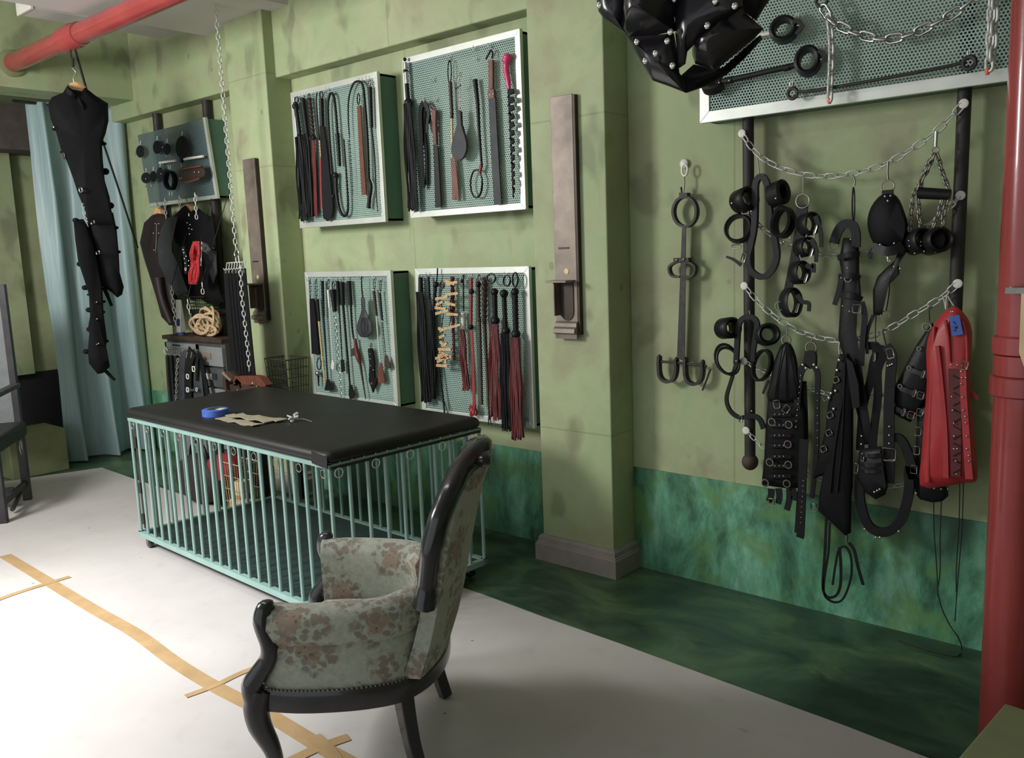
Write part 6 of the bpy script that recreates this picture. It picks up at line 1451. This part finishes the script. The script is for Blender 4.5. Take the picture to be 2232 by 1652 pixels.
# things behind the table end
o7 = On(ZN, 3.1); zs = o7(1150, 1440).z
st_ = thing('low_stool', 'low dark stool behind the table end under the brown straps', 'stool', (o7(1180, 1440).x, 3.15, 0)); X = org(st_).x
MB().box((X - .3, 2.99, zs - .06), (X + .3, 3.33, zs - .02)).build('seat', 'wood_dark', st_, smooth=False, bevel=.006)
for sx in (-1, 1):
    for sy in (-1, 1): MB().box((X + sx * .26 - .02, 3.16 + sy * .14 - .02, 0), (X + sx * .26 + .02, 3.16 + sy * .14 + .02, zs - .06)).build('leg', 'wood_dark', st_, smooth=False)
h = hung('brown_harness', 'coiled brown leather harness with rings behind the table end', 'harness', o7, 1150, 1440)
for P, w_ in (([(1000, 1420), (990, 1300), (1030, 1260), (1110, 1330), (1180, 1400)], 60), ([(1080, 1330), (1200, 1320), (1330, 1330), (1390, 1400)], 90), ([(1050, 1400), (1180, 1390), (1300, 1420), (1400, 1410)], 70)): strap(o7, h, 'strap', P, (w_, w_), 'leather_brown' if w_ == 90 else 'leather_dark_brown', horiz=False, t=.05)
rod(o7, h, 'grip', [(950, 1250), (990, 1290), (1030, 1330)], 20, 16, 'card_brown', -.02); dring(o7, h, 1270, 1400, 26, 6, 'chrome', -.05); dring(o7, h, 1080, 1430, 20, 5, 'chrome', -.05); dots(o7, h, [(1238, 1355)], 12, dy=-.05)
c = o7(1350, 1420); basket(V((c.x + .02, 3.28, zs - .02)), .12, .09, .24, 'black wire basket beside the brown harness behind the table')
# clutter on the floor seen through the bars
c = aty(445, 1060, 2.86)
h = thing('dark_bag', 'dark slumped bag on the floor seen through the cage bars', 'bag', (c.x, c.y, 0))
MB().pillow([V((c.x + .25 * math.cos(a), c.y, .17 + .17 * math.sin(a))) for a in [2 * PI * k / 16 for k in range(16)]], .2, V((0, -1, 0))).build('body', 'bag_dark', h, angle=70); MB().ring(V((c.x, c.y - .02, .32)), .10, .012, V((0, -1, 0)), a0=0, a1=PI, n=12).build('handle', 'leather', h)
cr = aty(490, 1018, 2.87)
tag(MB().pillow([V((cr.x + .14 * math.cos(a), cr.y, cr.z + .09 * math.sin(a))) for a in [2 * PI * k / 14 for k in range(14)]], .14, V((0, -1, 0))).build('red_cloth', 'cloth_red'), 'crumpled red cloth beside the dark bag seen through the bars', 'cloth')
c2 = aty(528, 1080, 2.87); h = basket(V((c2.x, c2.y, 0)), .11, .07, .34, 'pale wire basket of odds and ends seen through the bars', 'rope_tan')
for i, (dx, dz, mt, lb) in enumerate(((-.05, .05, 'wood_peg', 'pale wooden block low in the pale wire basket'), (.04, .05, 'label_white', 'white block low in the pale wire basket'), (0, .17, 'pale_tan', 'tan bundle on top in the pale wire basket'))):
    tag(MB().obox(V((c2.x + dx, c2.y, dz)), V((.035, .02, 0)), V((-.02, .04, 0)), V((0, 0, .045))).build('wood_block', mt, smooth=False, bevel=.006), lb, 'block')

# ------------------------------------------------------------------ dark high-backed chair and plinth at the far left
A_, B_ = V((-5.97, 1.85, 0)), V((-6.43, 2.16, 0)); s_ = (B_ - A_).normalized(); p_ = V((s_.y, -s_.x, 0)); p_ = p_ if p_.x < 0 else -p_
h = thing('dark_chair', 'dark wooden high-backed chair with a black seat at the left edge', 'chair', (A_ + B_) / 2 + p_ * .25)
zs = .50; Ls = (B_ - A_).length
def q_(a, b, z): return A_ + s_ * a + p_ * b + V((0, 0, z))
for (a, b) in ((0, 0), (Ls, 0), (0, .5), (Ls, .5)): MB().obox(q_(a, b, zs / 2 - .02), s_ * .025, p_ * .025, V((0, 0, zs / 2 - .02))).build('leg', 'wood_dark', h, smooth=False, bevel=.004)
MB().obox(q_(Ls / 2, 0, .12), s_ * Ls / 2, p_ * .012, V((0, 0, .02))).build('stretcher', 'wood_dark', h, smooth=False); MB().obox(q_(Ls / 2, .25, .14), s_ * .012, p_ * .25, V((0, 0, .02))).build('stretcher', 'wood_dark', h, smooth=False)
MB().tube([q_(Ls, 0, .13), q_(Ls * .35, .0, .03)], .015, 6).build('brace', 'wood_dark', h)
MB().obox(q_(Ls / 2, .25, zs), s_ * (Ls / 2 + .04), p_ * .29, V((0, 0, .05))).build('seat', 'pad_black', h, bevel=.02)
bkp = atz(30, 925, zs)
MB().obox(V((bkp.x, bkp.y, 0)) + p_ * .24 + V((0, 0, .98)), p_ * .27, s_ * .025, V((0, 0, .50))).build('back_panel', 'cabinet_grey', h, smooth=False); MB().obox(V((bkp.x, bkp.y, 0)) - p_ * .035 + V((0, 0, .98)), p_ * .02, s_ * .03, V((0, 0, .51))).build('back_post', 'wood_dark', h, smooth=False)
MB().obox(q_(Ls * .55, -.0, .80), s_ * .30, p_ * .03, V((0, 0, .015))).build('armrest', 'wood_dark', h, smooth=False, bevel=.006)
MB().ring(q_(Ls * .75, -.035, zs - .10), .025, .006, s_.cross(V((0, 0, 1))), Rz=.05, n=14).build('hanging_link', 'nickel_dull', h)
h.location.z += .0045
c = atz(95, 1038, 0); h0 = atz(130, 1025, 0)
tag(MB().box((c.x - .45, c.y - .2, 0), (c.x - .05, c.y + .22, .34)).build('plinth_block', 'plinth_green', smooth=False, bevel=.01), 'sage painted block standing behind the dark chair at the left', 'block')
